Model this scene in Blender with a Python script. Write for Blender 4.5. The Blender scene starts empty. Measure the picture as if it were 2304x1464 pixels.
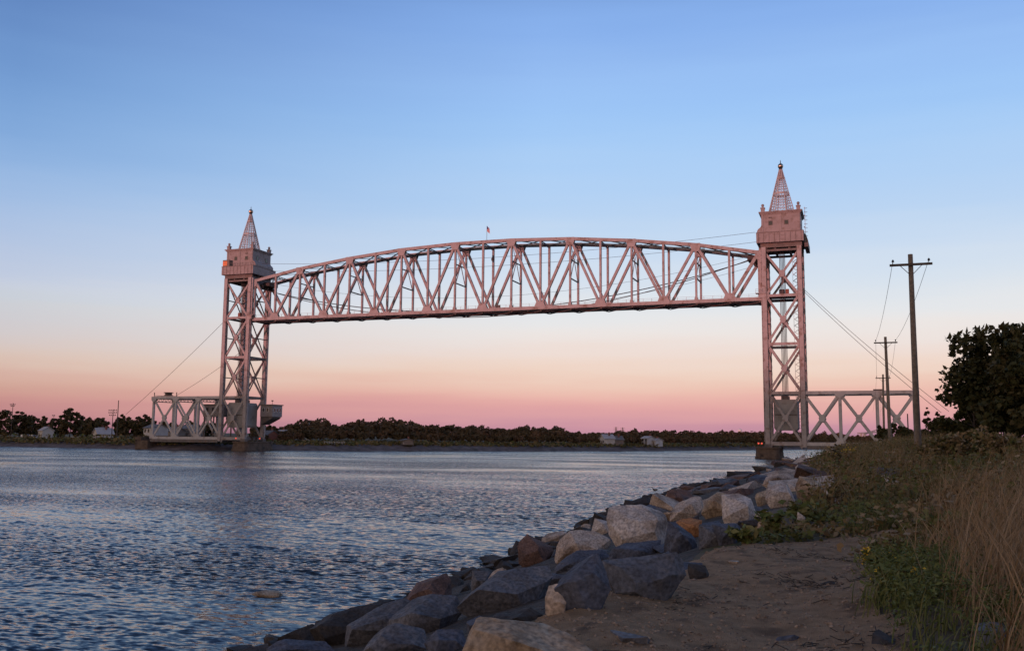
import bpy, bmesh, math, random
import numpy as np
from mathutils import Vector, noise

# ------------------------------------------------------------------ camera, world, sun, exposure
scene = bpy.context.scene
COL = scene.collection
RND = random.Random(7)
NR = np.random.RandomState(11)

CAM = Vector((105.669, -265.03, 4.6575))
YAW, PITCH, ROLL = -0.348, 0.1187, -0.0088
FPX = 2137.14
_f = Vector((math.sin(YAW) * math.cos(PITCH), math.cos(YAW) * math.cos(PITCH), math.sin(PITCH)))
_r0 = Vector((math.cos(YAW), -math.sin(YAW), 0))
_u0 = _r0.cross(_f)
_r = _r0 * math.cos(ROLL) - _u0 * math.sin(ROLL)
_u = _r0 * math.sin(ROLL) + _u0 * math.cos(ROLL)

cam_d = bpy.data.cameras.new('camera')
cam = bpy.data.objects.new('camera', cam_d)
COL.objects.link(cam)
from mathutils import Matrix
m = Matrix((( _r.x, _u.x, -_f.x, CAM.x), (_r.y, _u.y, -_f.y, CAM.y), (_r.z, _u.z, -_f.z, CAM.z), (0, 0, 0, 1)))
cam.matrix_world = m
cam_d.sensor_width = 36.0
cam_d.lens = 36.0 * FPX / 2304.0
cam_d.clip_start = 0.1
cam_d.clip_end = 12000
scene.camera = cam

SUN_DIR = Vector((-0.29, -0.957, 0)).normalized()     # towards the sun, behind and left of the viewer
SUN_EL = math.radians(1.2)

world = bpy.data.worlds.new('World')
scene.world = world
world.use_nodes = True
wt = world.node_tree
wt.nodes.clear()


def wn(kind, **kw):
    n = wt.nodes.new(kind)
    for k, v in kw.items():
        setattr(n, k, v)
    return n


def srgb(c):
    out = []
    for v in c:
        v /= 255.0
        out.append(v / 12.92 if v <= 0.04045 else ((v + 0.055) / 1.055) ** 2.4)
    return (out[0], out[1], out[2], 1.0)


w_out = wn('ShaderNodeOutputWorld')
w_bg = wn('ShaderNodeBackground')
w_tc = wn('ShaderNodeTexCoord')
w_sep = wn('ShaderNodeSeparateXYZ')
wt.links.new(w_tc.outputs['Generated'], w_sep.inputs[0])
w_sq = wn('ShaderNodeMath', operation='SQRT')
w_cl = wn('ShaderNodeMath', operation='MAXIMUM')
w_cl.inputs[1].default_value = 0.0
wt.links.new(w_sep.outputs['Z'], w_cl.inputs[0])
# thin, high streaks of cloud: bend the height a little with stretched noise
w_map = wn('ShaderNodeMapping')
w_map.inputs['Scale'].default_value = (2.2, 2.2, 26.0)
w_noi = wn('ShaderNodeTexNoise')
w_noi.inputs['Scale'].default_value = 1.6
w_noi.inputs['Detail'].default_value = 5.0
wt.links.new(w_tc.outputs['Generated'], w_map.inputs[0])
wt.links.new(w_map.outputs[0], w_noi.inputs['Vector'])
w_nm = wn('ShaderNodeMath', operation='MULTIPLY_ADD')
w_nm.inputs[1].default_value = 0.032
w_nm.inputs[2].default_value = -0.016
wt.links.new(w_noi.outputs['Fac'], w_nm.inputs[0])
w_ad = wn('ShaderNodeMath', operation='ADD')
wt.links.new(w_cl.outputs[0], w_ad.inputs[0])
wt.links.new(w_nm.outputs[0], w_ad.inputs[1])
w_cl2 = wn('ShaderNodeMath', operation='MAXIMUM')
w_cl2.inputs[1].default_value = 0.0
wt.links.new(w_ad.outputs[0], w_cl2.inputs[0])
wt.links.new(w_cl2.outputs[0], w_sq.inputs[0])
SKY = [(-0.1, (120, 92, 122)), (0.35, (182, 134, 155)), (1.0, (209, 153, 163)), (2.3, (230, 175, 168)), (3.7, (238, 206, 190)),
       (5.4, (238, 223, 216)), (7.0, (233, 231, 231)), (9.0, (218, 227, 237)), (10.8, (205, 221, 240)), (13, (188, 213, 242)),
       (18, (164, 202, 246)), (22, (148, 187, 241)), (25.7, (128, 167, 226)), (42, (104, 130, 170)), (88, (92, 106, 140))]
# the glowing side of the same twilight: the sun is just at the horizon behind the viewer
GLOW = [(-0.1, (1.0, 0.50, 0.28)), (4, (1.35, 0.80, 0.50)), (10, (1.0, 0.70, 0.54)), (20, (0.62, 0.51, 0.48)), (40, (0.28, 0.27, 0.32)), (88, (0.107, 0.144, 0.262))]
w_ramp = wn('ShaderNodeValToRGB')
w_ramp.color_ramp.interpolation = 'CARDINAL'
els = w_ramp.color_ramp.elements
for k, (e, c) in enumerate(SKY):
    pos = math.sqrt(max(0.0, math.sin(math.radians(e))))
    el = els[k] if k < 2 else els.new(pos)
    el.position = pos
    el.color = srgb(c)
wt.links.new(w_sq.outputs[0], w_ramp.inputs[0])
w_glow = wn('ShaderNodeValToRGB')
els = w_glow.color_ramp.elements
for k, (e, c) in enumerate(GLOW):
    pos = math.sqrt(max(0.0, math.sin(math.radians(e))))
    el = els[k] if k < 2 else els.new(pos)
    el.position = pos
    el.color = (*c, 1)
wt.links.new(w_sq.outputs[0], w_glow.inputs[0])
# the twilight arch opposite the sun gives way to the glowing sky on the sun's side
w_dot = wn('ShaderNodeVectorMath', operation='DOT_PRODUCT')
w_dot.inputs[1].default_value = (-SUN_DIR.x, -SUN_DIR.y, 0)
wt.links.new(w_tc.outputs['Generated'], w_dot.inputs[0])
w_mr = wn('ShaderNodeMapRange', interpolation_type='SMOOTHSTEP')
w_mr.inputs['From Min'].default_value = -0.75
w_mr.inputs['From Max'].default_value = 0.25
wt.links.new(w_dot.outputs['Value'], w_mr.inputs['Value'])
w_sky = wn('ShaderNodeTexSky', sky_type='NISHITA', sun_disc=False)
w_sky.sun_elevation = SUN_EL
w_sky.sun_rotation = math.atan2(SUN_DIR.x, SUN_DIR.y)
w_sky.air_density = 1.0
w_sky.dust_density = 2.0
w_str = wn('ShaderNodeVectorMath', operation='SCALE')
w_str.inputs['Scale'].default_value = 0.05
wt.links.new(w_sky.outputs[0], w_str.inputs[0])
w_mix = wn('ShaderNodeMix', data_type='RGBA')
wt.links.new(w_mr.outputs[0], w_mix.inputs['Factor'])
w_sum = wn('ShaderNodeVectorMath', operation='ADD')
wt.links.new(w_str.outputs[0], w_sum.inputs[0])
wt.links.new(w_glow.outputs[0], w_sum.inputs[1])
wt.links.new(w_sum.outputs[0], w_mix.inputs[6])
# away from the point opposite the sun the arch is dimmer and more peach than pink
SIDE = [(-0.1, (140, 98, 108)), (0.8, (178, 124, 130)), (1.75, (200, 146, 141)), (2.5, (208, 164, 151)), (3.3, (214, 178, 165)), (4.0, (217, 192, 180)),
        (5.0, (213, 200, 197)), (6.1, (207, 204, 208)), (7.1, (202, 207, 216)), (8.6, (192, 203, 224)), (14.6, (143, 178, 223)), (23.8, (95, 132, 190)), (42, (78, 106, 158)), (88, (92, 106, 140))]
w_side = wn('ShaderNodeValToRGB')
w_side.color_ramp.interpolation = 'CARDINAL'
els = w_side.color_ramp.elements
for k, (e, c) in enumerate(SIDE):
    pos = math.sqrt(max(0.0, math.sin(math.radians(e))))
    el = els[k] if k < 2 else els.new(pos)
    el.position = pos
    el.color = srgb(c)
wt.links.new(w_sq.outputs[0], w_side.inputs[0])
w_hl = wn('ShaderNodeVectorMath', operation='MULTIPLY')
w_hl.inputs[1].default_value = (1, 1, 0)
wt.links.new(w_tc.outputs['Generated'], w_hl.inputs[0])
w_hn = wn('ShaderNodeVectorMath', operation='NORMALIZE')
wt.links.new(w_hl.outputs[0], w_hn.inputs[0])
w_az = wn('ShaderNodeVectorMath', operation='DOT_PRODUCT')
w_az.inputs[1].default_value = (-SUN_DIR.x, -SUN_DIR.y, 0)
wt.links.new(w_hn.outputs[0], w_az.inputs[0])
w_fall = wn('ShaderNodeMapRange')
w_fall.inputs['From Min'].default_value = 0.42
w_fall.inputs['From Max'].default_value = 0.82
wt.links.new(w_az.outputs['Value'], w_fall.inputs['Value'])
w_rs = wn('ShaderNodeMix', data_type='RGBA')
wt.links.new(w_fall.outputs[0], w_rs.inputs['Factor'])
wt.links.new(w_side.outputs[0], w_rs.inputs[6])
wt.links.new(w_ramp.outputs[0], w_rs.inputs[7])
wt.links.new(w_rs.outputs[2], w_mix.inputs[7])
wt.links.new(w_mix.outputs[2], w_bg.inputs['Color'])
w_bg.inputs['Strength'].default_value = 1.0
wt.links.new(w_bg.outputs[0], w_out.inputs[0])

sun_d = bpy.data.lights.new('sun', 'SUN')
sun_d.energy = 2.2
sun_d.angle = math.radians(0.9)
sun_d.color = (1.0, 0.37, 0.345)
sun = bpy.data.objects.new('sun', sun_d)
COL.objects.link(sun)
sd = Vector((SUN_DIR.x * math.cos(SUN_EL), SUN_DIR.y * math.cos(SUN_EL), math.sin(SUN_EL)))
sun.rotation_euler = (-sd).to_track_quat('-Z', 'Y').to_euler()
sun.location = (0, -400, 120)

vs = scene.view_settings
vs.view_transform = 'Standard'
vs.look = 'None'
vs.exposure = 0.0
vs.gamma = 1.0
vs.use_curve_mapping = False


# ------------------------------------------------------------------ pixel -> place helpers (photograph is 2304 x 1464)
def ray(x, y):
    return _f + _r * ((x - 1152) / FPX) - _u * ((y - 732) / FPX)


def at(x, y, depth):
    return CAM + ray(x, y) * depth


def on_z(x, y, z):
    d = ray(x, y)
    return CAM + d * ((z - CAM.z) / d.z)


# ------------------------------------------------------------------ tagging and mesh helpers
def tag(o, label=None, cat=None, group=None, kind=None):
    if label:
        o['label'] = label
    if cat:
        o['category'] = cat
    if group:
        o['group'] = group
    if kind:
        o['kind'] = kind
    return o


def empty(name, loc, label, cat, group=None):
    o = bpy.data.objects.new(name, None)
    o.empty_display_size = 0.5
    o.location = loc
    COL.objects.link(o)
    return tag(o, label, cat, group)


def link(name, me, mat, par=None, loc=None):
    """link a mesh whose vertices are given in world space (or relative to loc)"""
    if mat:
        me.materials.append(mat)
    o = bpy.data.objects.new(name, me)
    COL.objects.link(o)
    if par is not None:
        o.parent = par
    if loc is not None:
        o.location = loc
    return o


def wloc(o):
    v = Vector((0, 0, 0))
    while o is not None:
        v += o.location
        o = o.parent
    return v


class MB:
    """collects simple solids in world space"""

    def __init__(self):
        self.v = []
        self.f = []

    def add(self, vs_, fs_):
        n = len(self.v)
        self.v += [tuple(q) for q in vs_]
        self.f += [tuple(i + n for i in q) for q in fs_]
        return self

    def box(self, c, s, rz=0.0):
        ca, sa = math.cos(rz), math.sin(rz)
        vs_ = []
        for dz in (-.5, .5):
            for dx, dy in ((-.5, -.5), (.5, -.5), (.5, .5), (-.5, .5)):
                x, y = dx * s[0], dy * s[1]
                vs_.append((c[0] + x * ca - y * sa, c[1] + x * sa + y * ca, c[2] + dz * s[2]))
        return self.add(vs_, [(3, 2, 1, 0), (4, 5, 6, 7), (0, 1, 5, 4), (1, 2, 6, 5), (2, 3, 7, 6), (3, 0, 4, 7)])

    def beam(self, a, b, w, h, up=None, w2=None, h2=None):
        a, b = Vector(a), Vector(b)
        d = (b - a).normalized()
        if up is None:
            up = Vector((0, 0, 1)) if abs(d.z) < 0.98 else Vector((1, 0, 0))
        s = d.cross(Vector(up)).normalized()
        u = s.cross(d).normalized()
        vs_ = []
        for p, ww, hh in ((a, w, h), (b, w2 or w, h2 or h)):
            for x, y in ((-1, -1), (1, -1), (1, 1), (-1, 1)):
                vs_.append(p + s * (x * ww / 2) + u * (y * hh / 2))
        return self.add(vs_, [(3, 2, 1, 0), (4, 5, 6, 7), (0, 1, 5, 4), (1, 2, 6, 5), (2, 3, 7, 6), (3, 0, 4, 7)])

    def tube(self, pts, rad, n=6, caps=True):
        pts = [Vector(p) for p in pts]
        if not isinstance(rad, (list, tuple)):
            rad = [rad] * len(pts)
        vs_, fs_ = [], []
        for k, p in enumerate(pts):
            d = (pts[min(k + 1, len(pts) - 1)] - pts[max(k - 1, 0)]).normalized()
            ref = Vector((0, 0, 1)) if abs(d.z) < 0.9 else Vector((1, 0, 0))
            s = d.cross(ref).normalized()
            u = s.cross(d)
            for j in range(n):
                t = 2 * math.pi * j / n
                vs_.append(p + (s * math.cos(t) + u * math.sin(t)) * rad[k])
        for k in range(len(pts) - 1):
            for j in range(n):
                a, b = k * n + j, k * n + (j + 1) % n
                fs_.append((a, b, b + n, a + n))
        if caps:
            fs_.append(tuple(range(n))[::-1])
            fs_.append(tuple((len(pts) - 1) * n + j for j in range(n)))
        return self.add(vs_, fs_)

    def lathe(self, c, prof, n=12):
        vs_, fs_ = [], []
        for r, z in prof:
            for j in range(n):
                t = 2 * math.pi * j / n
                vs_.append((c[0] + r * math.cos(t), c[1] + r * math.sin(t), c[2] + z))
        for k in range(len(prof) - 1):
            for j in range(n):
                a, b = k * n + j, k * n + (j + 1) % n
                fs_.append((a, b, b + n, a + n))
        fs_.append(tuple(range(n))[::-1])
        fs_.append(tuple((len(prof) - 1) * n + j for j in range(n)))
        return self.add(vs_, fs_)

    def prism_y(self, prof, y0, y1):
        """outline in XZ pushed along Y"""
        n = len(prof)
        vs_ = [(x, y0, z) for x, z in prof] + [(x, y1, z) for x, z in prof]
        fs_ = [tuple(range(n)), tuple(range(2 * n - 1, n - 1, -1))]
        fs_ += [(i, i + n, (i + 1) % n + n, (i + 1) % n) for i in range(n)]
        return self.add(vs_, fs_)

    def torus(self, c, ax1, ax2, R, r, n=10, m_=4):
        c, ax1, ax2 = Vector(c), Vector(ax1), Vector(ax2)
        nrm = ax1.cross(ax2).normalized()
        vs_, fs_ = [], []
        for i in range(n):
            t = 2 * math.pi * i / n
            d = ax1 * math.cos(t) + ax2 * math.sin(t)
            for j in range(m_):
                q = 2 * math.pi * j / m_
                vs_.append(c + d * (R + r * math.cos(q)) + nrm * (r * math.sin(q)))
        for i in range(n):
            for j in range(m_):
                fs_.append((i * m_ + j, ((i + 1) % n) * m_ + j, ((i + 1) % n) * m_ + (j + 1) % m_, i * m_ + (j + 1) % m_))
        return self.add(vs_, fs_)

    def build(self, name, mat, par=None, smooth=False, loc=None):
        me = bpy.data.meshes.new(name)
        off = wloc(par) if par is not None else (Vector(loc) if loc is not None else Vector((0, 0, 0)))
        me.from_pydata([(x - off.x, y - off.y, z - off.z) for x, y, z in self.v], [], self.f)
        bm = bmesh.new()
        bm.from_mesh(me)
        bmesh.ops.recalc_face_normals(bm, faces=bm.faces)
        bm.to_mesh(me)
        bm.free()
        if smooth:
            me.polygons.foreach_set('use_smooth', [True] * len(me.polygons))
            me.set_sharp_from_angle(angle=math.radians(40))
        return link(name, me, mat, par, loc if par is None else None)


def beam(name, a, b, w, h, mat, par, up=None, **kw):
    return MB().beam(a, b, w, h, up, **kw).build(name, mat, par)


def quad_mesh(name, verts, nper, mat, par=None, loc=None, cols=None):
    """fast mesh from an (N*nper,3) array of separate polygons; cols = per-polygon tint stored as a face attribute"""
    n = len(verts) // nper
    off = np.array(wloc(par)) if par is not None else (np.array(loc) if loc is not None else np.zeros(3))
    me = bpy.data.meshes.new(name)
    me.vertices.add(len(verts))
    me.vertices.foreach_set('co', (verts - off).astype(np.float32).ravel())
    me.loops.add(len(verts))
    me.loops.foreach_set('vertex_index', np.arange(len(verts), dtype=np.int32))
    me.polygons.add(n)
    me.polygons.foreach_set('loop_start', np.arange(0, len(verts), nper, dtype=np.int32))
    me.polygons.foreach_set('loop_total', np.full(n, nper, dtype=np.int32))
    if cols is not None:
        at_ = me.attributes.new('tint', 'FLOAT', 'FACE')
        at_.data.foreach_set('value', np.asarray(cols, dtype=np.float32))
    me.update(calc_edges=True)
    return link(name, me, mat, par, loc if par is None else None)


# ------------------------------------------------------------------ materials
MATS = {}


def mat(name, ca, cb, scale=1.0, rough=0.8, bump=0.0, bscale=None, detail=6.0, metal=0.0, cc=None, cscale=0.3, cpos=(0.55, 0.7),
        tint=None, contrast=(0.35, 0.65), spec=0.4, trans=0.0, bdist=0.05, crack=0.0):
    """two-tone noise material with optional third stain colour and relief"""
    mt = bpy.data.materials.new(name)
    mt.use_nodes = True
    nt = mt.node_tree
    b = nt.nodes['Principled BSDF']
    b.inputs['Roughness'].default_value = rough
    b.inputs['Metallic'].default_value = metal
    b.inputs['Specular IOR Level'].default_value = spec
    tc = nt.nodes.new('ShaderNodeTexCoord')
    geo = nt.nodes.new('ShaderNodeNewGeometry')
    no = nt.nodes.new('ShaderNodeTexNoise')
    no.inputs['Scale'].default_value = scale
    no.inputs['Detail'].default_value = detail
    no.inputs['Roughness'].default_value = 0.62
    nt.links.new(geo.outputs['Position'], no.inputs['Vector'])
    rp = nt.nodes.new('ShaderNodeValToRGB')
    rp.color_ramp.elements[0].position = contrast[0]
    rp.color_ramp.elements[1].position = contrast[1]
    rp.color_ramp.elements[0].color = (*ca, 1)
    rp.color_ramp.elements[1].color = (*cb, 1)
    nt.links.new(no.outputs['Fac'], rp.inputs[0])
    col = rp.outputs[0]
    if cc is not None:
        n2 = nt.nodes.new('ShaderNodeTexNoise')
        n2.inputs['Scale'].default_value = cscale
        n2.inputs['Detail'].default_value = 4.0
        nt.links.new(geo.outputs['Position'], n2.inputs['Vector'])
        mr = nt.nodes.new('ShaderNodeMapRange')
        mr.inputs['From Min'].default_value = cpos[0]
        mr.inputs['From Max'].default_value = cpos[1]
        nt.links.new(n2.outputs['Fac'], mr.inputs['Value'])
        mx = nt.nodes.new('ShaderNodeMix')
        mx.data_type = 'RGBA'
        nt.links.new(mr.outputs[0], mx.inputs['Factor'])
        nt.links.new(col, mx.inputs[6])
        mx.inputs[7].default_value = (*cc, 1)
        col = mx.outputs[2]
    crk = None
    if crack:
        wv = nt.nodes.new('ShaderNodeTexNoise')
        wv.inputs['Scale'].default_value = 1.5
        nt.links.new(geo.outputs['Position'], wv.inputs['Vector'])
        va = nt.nodes.new('ShaderNodeVectorMath')
        va.operation = 'MULTIPLY_ADD'
        va.inputs[1].default_value = (.9, .9, .9)
        nt.links.new(wv.outputs['Color'], va.inputs[0])
        nt.links.new(geo.outputs['Position'], va.inputs[2])
        vo = nt.nodes.new('ShaderNodeTexVoronoi')
        vo.feature = 'DISTANCE_TO_EDGE'
        vo.inputs['Scale'].default_value = crack
        nt.links.new(va.outputs[0], vo.inputs['Vector'])
        mrc = nt.nodes.new('ShaderNodeMapRange')
        mrc.inputs['From Max'].default_value = 0.035
        mrc.inputs['To Min'].default_value = 0.68
        nt.links.new(vo.outputs['Distance'], mrc.inputs['Value'])
        crk = mrc.outputs[0]
        sp2 = nt.nodes.new('ShaderNodeTexNoise')            # mineral speckle
        sp2.inputs['Scale'].default_value = 22.0
        sp2.inputs['Detail'].default_value = 3.0
        nt.links.new(geo.outputs['Position'], sp2.inputs['Vector'])
        mrs = nt.nodes.new('ShaderNodeMapRange')
        mrs.inputs['From Min'].default_value = 0.3
        mrs.inputs['From Max'].default_value = 0.7
        mrs.inputs['To Min'].default_value = 0.55
        mrs.inputs['To Max'].default_value = 1.4
        nt.links.new(sp2.outputs['Fac'], mrs.inputs['Value'])
        mu = nt.nodes.new('ShaderNodeMath')
        mu.operation = 'MULTIPLY'
        nt.links.new(crk, mu.inputs[0])
        nt.links.new(mrs.outputs[0], mu.inputs[1])
        vm = nt.nodes.new('ShaderNodeVectorMath')
        vm.operation = 'SCALE'
        nt.links.new(col, vm.inputs[0])
        nt.links.new(mu.outputs[0], vm.inputs['Scale'])
        col = vm.outputs[0]
    if tint is not None:                                   # per-leaf / per-blade variation stored on the faces
        a = nt.nodes.new('ShaderNodeAttribute')
        a.attribute_name = 'tint'
        r2 = nt.nodes.new('ShaderNodeValToRGB')
        while len(r2.color_ramp.elements) < len(tint):
            r2.color_ramp.elements.new(0.5)
        for k, c in enumerate(tint):
            r2.color_ramp.elements[k].position = k / max(1, len(tint) - 1)
            r2.color_ramp.elements[k].color = (*c, 1)
        nt.links.new(a.outputs['Fac'], r2.inputs[0])
        mx = nt.nodes.new('ShaderNodeMix')
        mx.data_type = 'RGBA'
        mx.inputs['Factor'].default_value = 0.75
        nt.links.new(col, mx.inputs[6])
        nt.links.new(r2.outputs[0], mx.inputs[7])
        col = mx.outputs[2]
    nt.links.new(col, b.inputs['Base Color'])
    if bump:
        n3 = nt.nodes.new('ShaderNodeTexNoise')
        n3.inputs['Scale'].default_value = bscale or scale * 4
        n3.inputs['Detail'].default_value = 8.0
        nt.links.new(geo.outputs['Position'], n3.inputs['Vector'])
        bp = nt.nodes.new('ShaderNodeBump')
        bp.inputs['Strength'].default_value = min(1.0, bump)
        bp.inputs['Distance'].default_value = bdist
        hgt = n3.outputs['Fac']
        if crk is not None:
            ma = nt.nodes.new('ShaderNodeMath')
            ma.operation = 'MULTIPLY_ADD'
            ma.inputs[1].default_value = 0.25
            nt.links.new(crk, ma.inputs[0])
            nt.links.new(hgt, ma.inputs[2])
            hgt = ma.outputs[0]
        nt.links.new(hgt, bp.inputs['Height'])
        nt.links.new(bp.outputs[0], b.inputs['Normal'])
    if trans:
        try:
            b.inputs['Transmission Weight'].default_value = 0.0
        except KeyError:
            pass
    MATS[name] = mt
    return mt


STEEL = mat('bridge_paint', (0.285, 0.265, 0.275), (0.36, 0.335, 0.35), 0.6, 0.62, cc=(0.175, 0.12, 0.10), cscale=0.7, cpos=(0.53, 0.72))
STEEL_D = mat('bridge_paint_dark', (0.10, 0.09, 0.092), (0.16, 0.145, 0.148), 0.8, 0.65, cc=(0.14, 0.10, 0.085), cscale=0.6)  # darker copy of the bridge paint, mostly on inner, underside and trim members
STEEL_L = mat('bridge_paint_brightened', (0.39, 0.385, 0.40), (0.47, 0.46, 0.48), 0.6, 0.62, cc=(0.24, 0.20, 0.18), cscale=0.5, cpos=(0.56, 0.76))  # bridge paint lightened; low spans' extra brightness put into the colour, shared by spires
PANEL = mat('tower_sheet', (0.225, 0.205, 0.215), (0.28, 0.255, 0.268), 0.5, 0.6, cc=(0.165, 0.135, 0.125), cscale=0.9, cpos=(0.5, 0.75))
CONC = mat('pier_concrete', (0.075, 0.055, 0.045), (0.14, 0.105, 0.085), 0.7, 0.9, 0.5, 3.0, cc=(0.035, 0.03, 0.028), cscale=0.45)
CWT = mat('counterweight_concrete', (0.27, 0.265, 0.275), (0.33, 0.325, 0.335), 0.3, 0.85, cc=(0.22, 0.21, 0.21), cscale=0.5)
DARK = mat('dark_machinery', (0.035, 0.03, 0.03), (0.06, 0.052, 0.05), 1.2, 0.6)
ROPE = mat('wire_rope', (0.05, 0.045, 0.045), (0.08, 0.07, 0.07), 2.0, 0.6)
WIRE = mat('wire', (0.05, 0.045, 0.05), (0.07, 0.065, 0.07), 2.0, 0.6)
THINW = mat('aluminium_wire', (0.35, 0.32, 0.34), (0.42, 0.4, 0.42), 2.0, 0.5)
BALL = mat('polished_finial', (0.35, 0.28, 0.22), (0.45, 0.36, 0.28), 0.8, 0.22, metal=1.0)
GLASS = mat('dark_glass', (0.02, 0.022, 0.028), (0.03, 0.032, 0.04), 0.5, 0.12, spec=0.6)
ORANGE = mat('orange_sun_glint', (0.62, 0.17, 0.06), (0.72, 0.22, 0.08), 0.8, 0.5)  # the sun's glint on the cabin, put into the colour
WOOD = mat('pole_wood', (0.15, 0.125, 0.105), (0.23, 0.195, 0.17), 5.0, 0.9, 0.4, 22.0)
WOOD_D = mat('crossarm_wood', (0.065, 0.052, 0.045), (0.10, 0.08, 0.07), 5.0, 0.9)
PORC = mat('insulator_glaze', (0.03, 0.02, 0.018), (0.05, 0.035, 0.03), 3.0, 0.25)
WHITE = mat('white_paint', (0.62, 0.62, 0.64), (0.72, 0.72, 0.73), 0.8, 0.7)
HWHITE = mat('white_clapboard', (0.40, 0.40, 0.42), (0.50, 0.50, 0.52), 0.8, 0.75)
CREAM = mat('cream_siding', (0.42, 0.40, 0.38), (0.5, 0.48, 0.46), 0.8, 0.75)
SHINGLE = mat('weathered_shingle', (0.16, 0.135, 0.125), (0.22, 0.19, 0.175), 0.8, 0.85)
BRICK = mat('brick_red', (0.20, 0.085, 0.065), (0.26, 0.11, 0.085), 1.0, 0.85)
ROOF = mat('roof_grey', (0.12, 0.12, 0.13), (0.17, 0.17, 0.18), 0.8, 0.85)
ROOF_P = mat('roof_pale', (0.34, 0.33, 0.35), (0.42, 0.41, 0.43), 0.8, 0.8)
RUBBER = mat('tyre_rubber', (0.015, 0.015, 0.015), (0.025, 0.025, 0.025), 2.0, 0.8)
FLAG_M = mat('flag_cloth', (0.45, 0.07, 0.07), (0.55, 0.1, 0.1), 1.0, 0.8)
FLAG_B = mat('flag_canton', (0.04, 0.06, 0.2), (0.06, 0.08, 0.25), 1.0, 0.8)

ROCKM = {
    'tan': mat('rock_tan', (0.31, 0.245, 0.20), (0.48, 0.40, 0.34), 2.2, 0.88, 1.0, 5.0, bdist=0.07, crack=0.42, cc=(0.13, 0.095, 0.075), cscale=1.3),
    'pale': mat('rock_pale', (0.37, 0.325, 0.30), (0.52, 0.465, 0.435), 2.0, 0.88, 1.0, 5.0, bdist=0.07, crack=0.42, cc=(0.24, 0.19, 0.165), cscale=1.2),
    'gold': mat('rock_gold', (0.24, 0.18, 0.125), (0.36, 0.29, 0.22), 2.0, 0.88, 1.0, 5.0, bdist=0.07, crack=0.42, cc=(0.20, 0.12, 0.065), cscale=1.5),
    'grey': mat('rock_grey', (0.068, 0.071, 0.088), (0.128, 0.131, 0.15), 2.4, 0.85, 1.0, 5.0, bdist=0.07, crack=0.42, cc=(0.055, 0.057, 0.068), cscale=1.1),
    'blue': mat('rock_blue', (0.044, 0.050, 0.073), (0.088, 0.097, 0.13), 2.4, 0.85, 1.0, 5.0, bdist=0.07, crack=0.42, cc=(0.04, 0.043, 0.058), cscale=1.2),
    'dark': mat('rock_dark', (0.022, 0.02, 0.022), (0.05, 0.045, 0.045), 2.0, 0.85, 1.0, 5.0, bdist=0.07, crack=0.42),
    'red': mat('rock_red', (0.095, 0.058, 0.052), (0.155, 0.098, 0.085), 2.0, 0.88, 1.0, 5.0, bdist=0.07, crack=0.42, cc=(0.05, 0.035, 0.035), cscale=1.2),
    'orange': mat('rock_orange', (0.30, 0.115, 0.04), (0.38, 0.18, 0.075), 2.0, 0.88, 1.0, 5.0, bdist=0.07, crack=0.42, cc=(0.15, 0.07, 0.04), cscale=1.4),
}
SAND = mat('path_sand', (0.23, 0.145, 0.076), (0.39, 0.25, 0.145), 5.0, 0.95, 1.0, 80.0, detail=14, cc=(0.115, 0.07, 0.04), cscale=2.6, bdist=0.05)
SOIL = mat('soil', (0.06, 0.044, 0.028), (0.115, 0.082, 0.054), 0.8, 0.95, 1.0, 8.0, detail=9, cc=(0.05, 0.06, 0.022), cscale=0.25, cpos=(0.45, 0.6))
RIPRAP = mat('far_riprap', (0.07, 0.052, 0.05), (0.16, 0.125, 0.12), 0.35, 0.95, 1.0, 1.2, detail=10, cc=(0.05, 0.04, 0.035), cscale=0.2)
RUBBLE = mat('bank_rubble', (0.03, 0.027, 0.026), (0.075, 0.064, 0.058), 1.8, 0.95, 1.0, 6.0, detail=10, cc=(0.022, 0.02, 0.02), cscale=0.6, bdist=0.15)
PEB = mat('pebble', (0.09, 0.065, 0.045), (0.34, 0.25, 0.18), 14.0, 0.9)
LEAFM = mat('leaf_dark', (0.03, 0.032, 0.012), (0.05, 0.05, 0.02), 0.6, 0.7, tint=[(0.024, 0.03, 0.011), (0.05, 0.056, 0.021), (0.085, 0.068, 0.03)], spec=0.2)
LEAFO = mat('leaf_olive', (0.045, 0.045, 0.018), (0.075, 0.066, 0.028), 0.3, 0.75, tint=[(0.06, 0.058, 0.026), (0.10, 0.08, 0.04), (0.13, 0.082, 0.05)], spec=0.2)
WOODL = mat('wood_foliage', (0.09, 0.07, 0.04), (0.13, 0.095, 0.06), 0.05, 0.85, tint=[(0.085, 0.07, 0.042), (0.125, 0.09, 0.055), (0.16, 0.095, 0.07)], spec=0.1)
BARK = mat('bark', (0.03, 0.024, 0.02), (0.055, 0.045, 0.038), 3.0, 0.95)
GRASSD = mat('dry_grass', (0.2, 0.14, 0.08), (0.3, 0.21, 0.13), 1.5, 0.85, tint=[(0.15, 0.10, 0.055), (0.27, 0.185, 0.105), (0.36, 0.26, 0.16)], spec=0.15)
GRASSG = mat('green_grass', (0.07, 0.09, 0.03), (0.11, 0.125, 0.045), 1.2, 0.8, tint=[(0.075, 0.11, 0.03), (0.125, 0.15, 0.05), (0.2, 0.17, 0.075)], spec=0.2)
WEEDM = mat('weeds', (0.08, 0.072, 0.034), (0.14, 0.108, 0.055), 0.7, 0.85, tint=[(0.085, 0.11, 0.034), (0.14, 0.128, 0.055), (0.215, 0.145, 0.078), (0.29, 0.235, 0.16)], spec=0.15)
YELLOW = mat('yellow_bloom', (0.55, 0.36, 0.03), (0.68, 0.48, 0.06), 3.0, 0.8)
WHITEB = mat('white_bloom', (0.5, 0.47, 0.45), (0.62, 0.6, 0.58), 3.0, 0.8)


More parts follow.
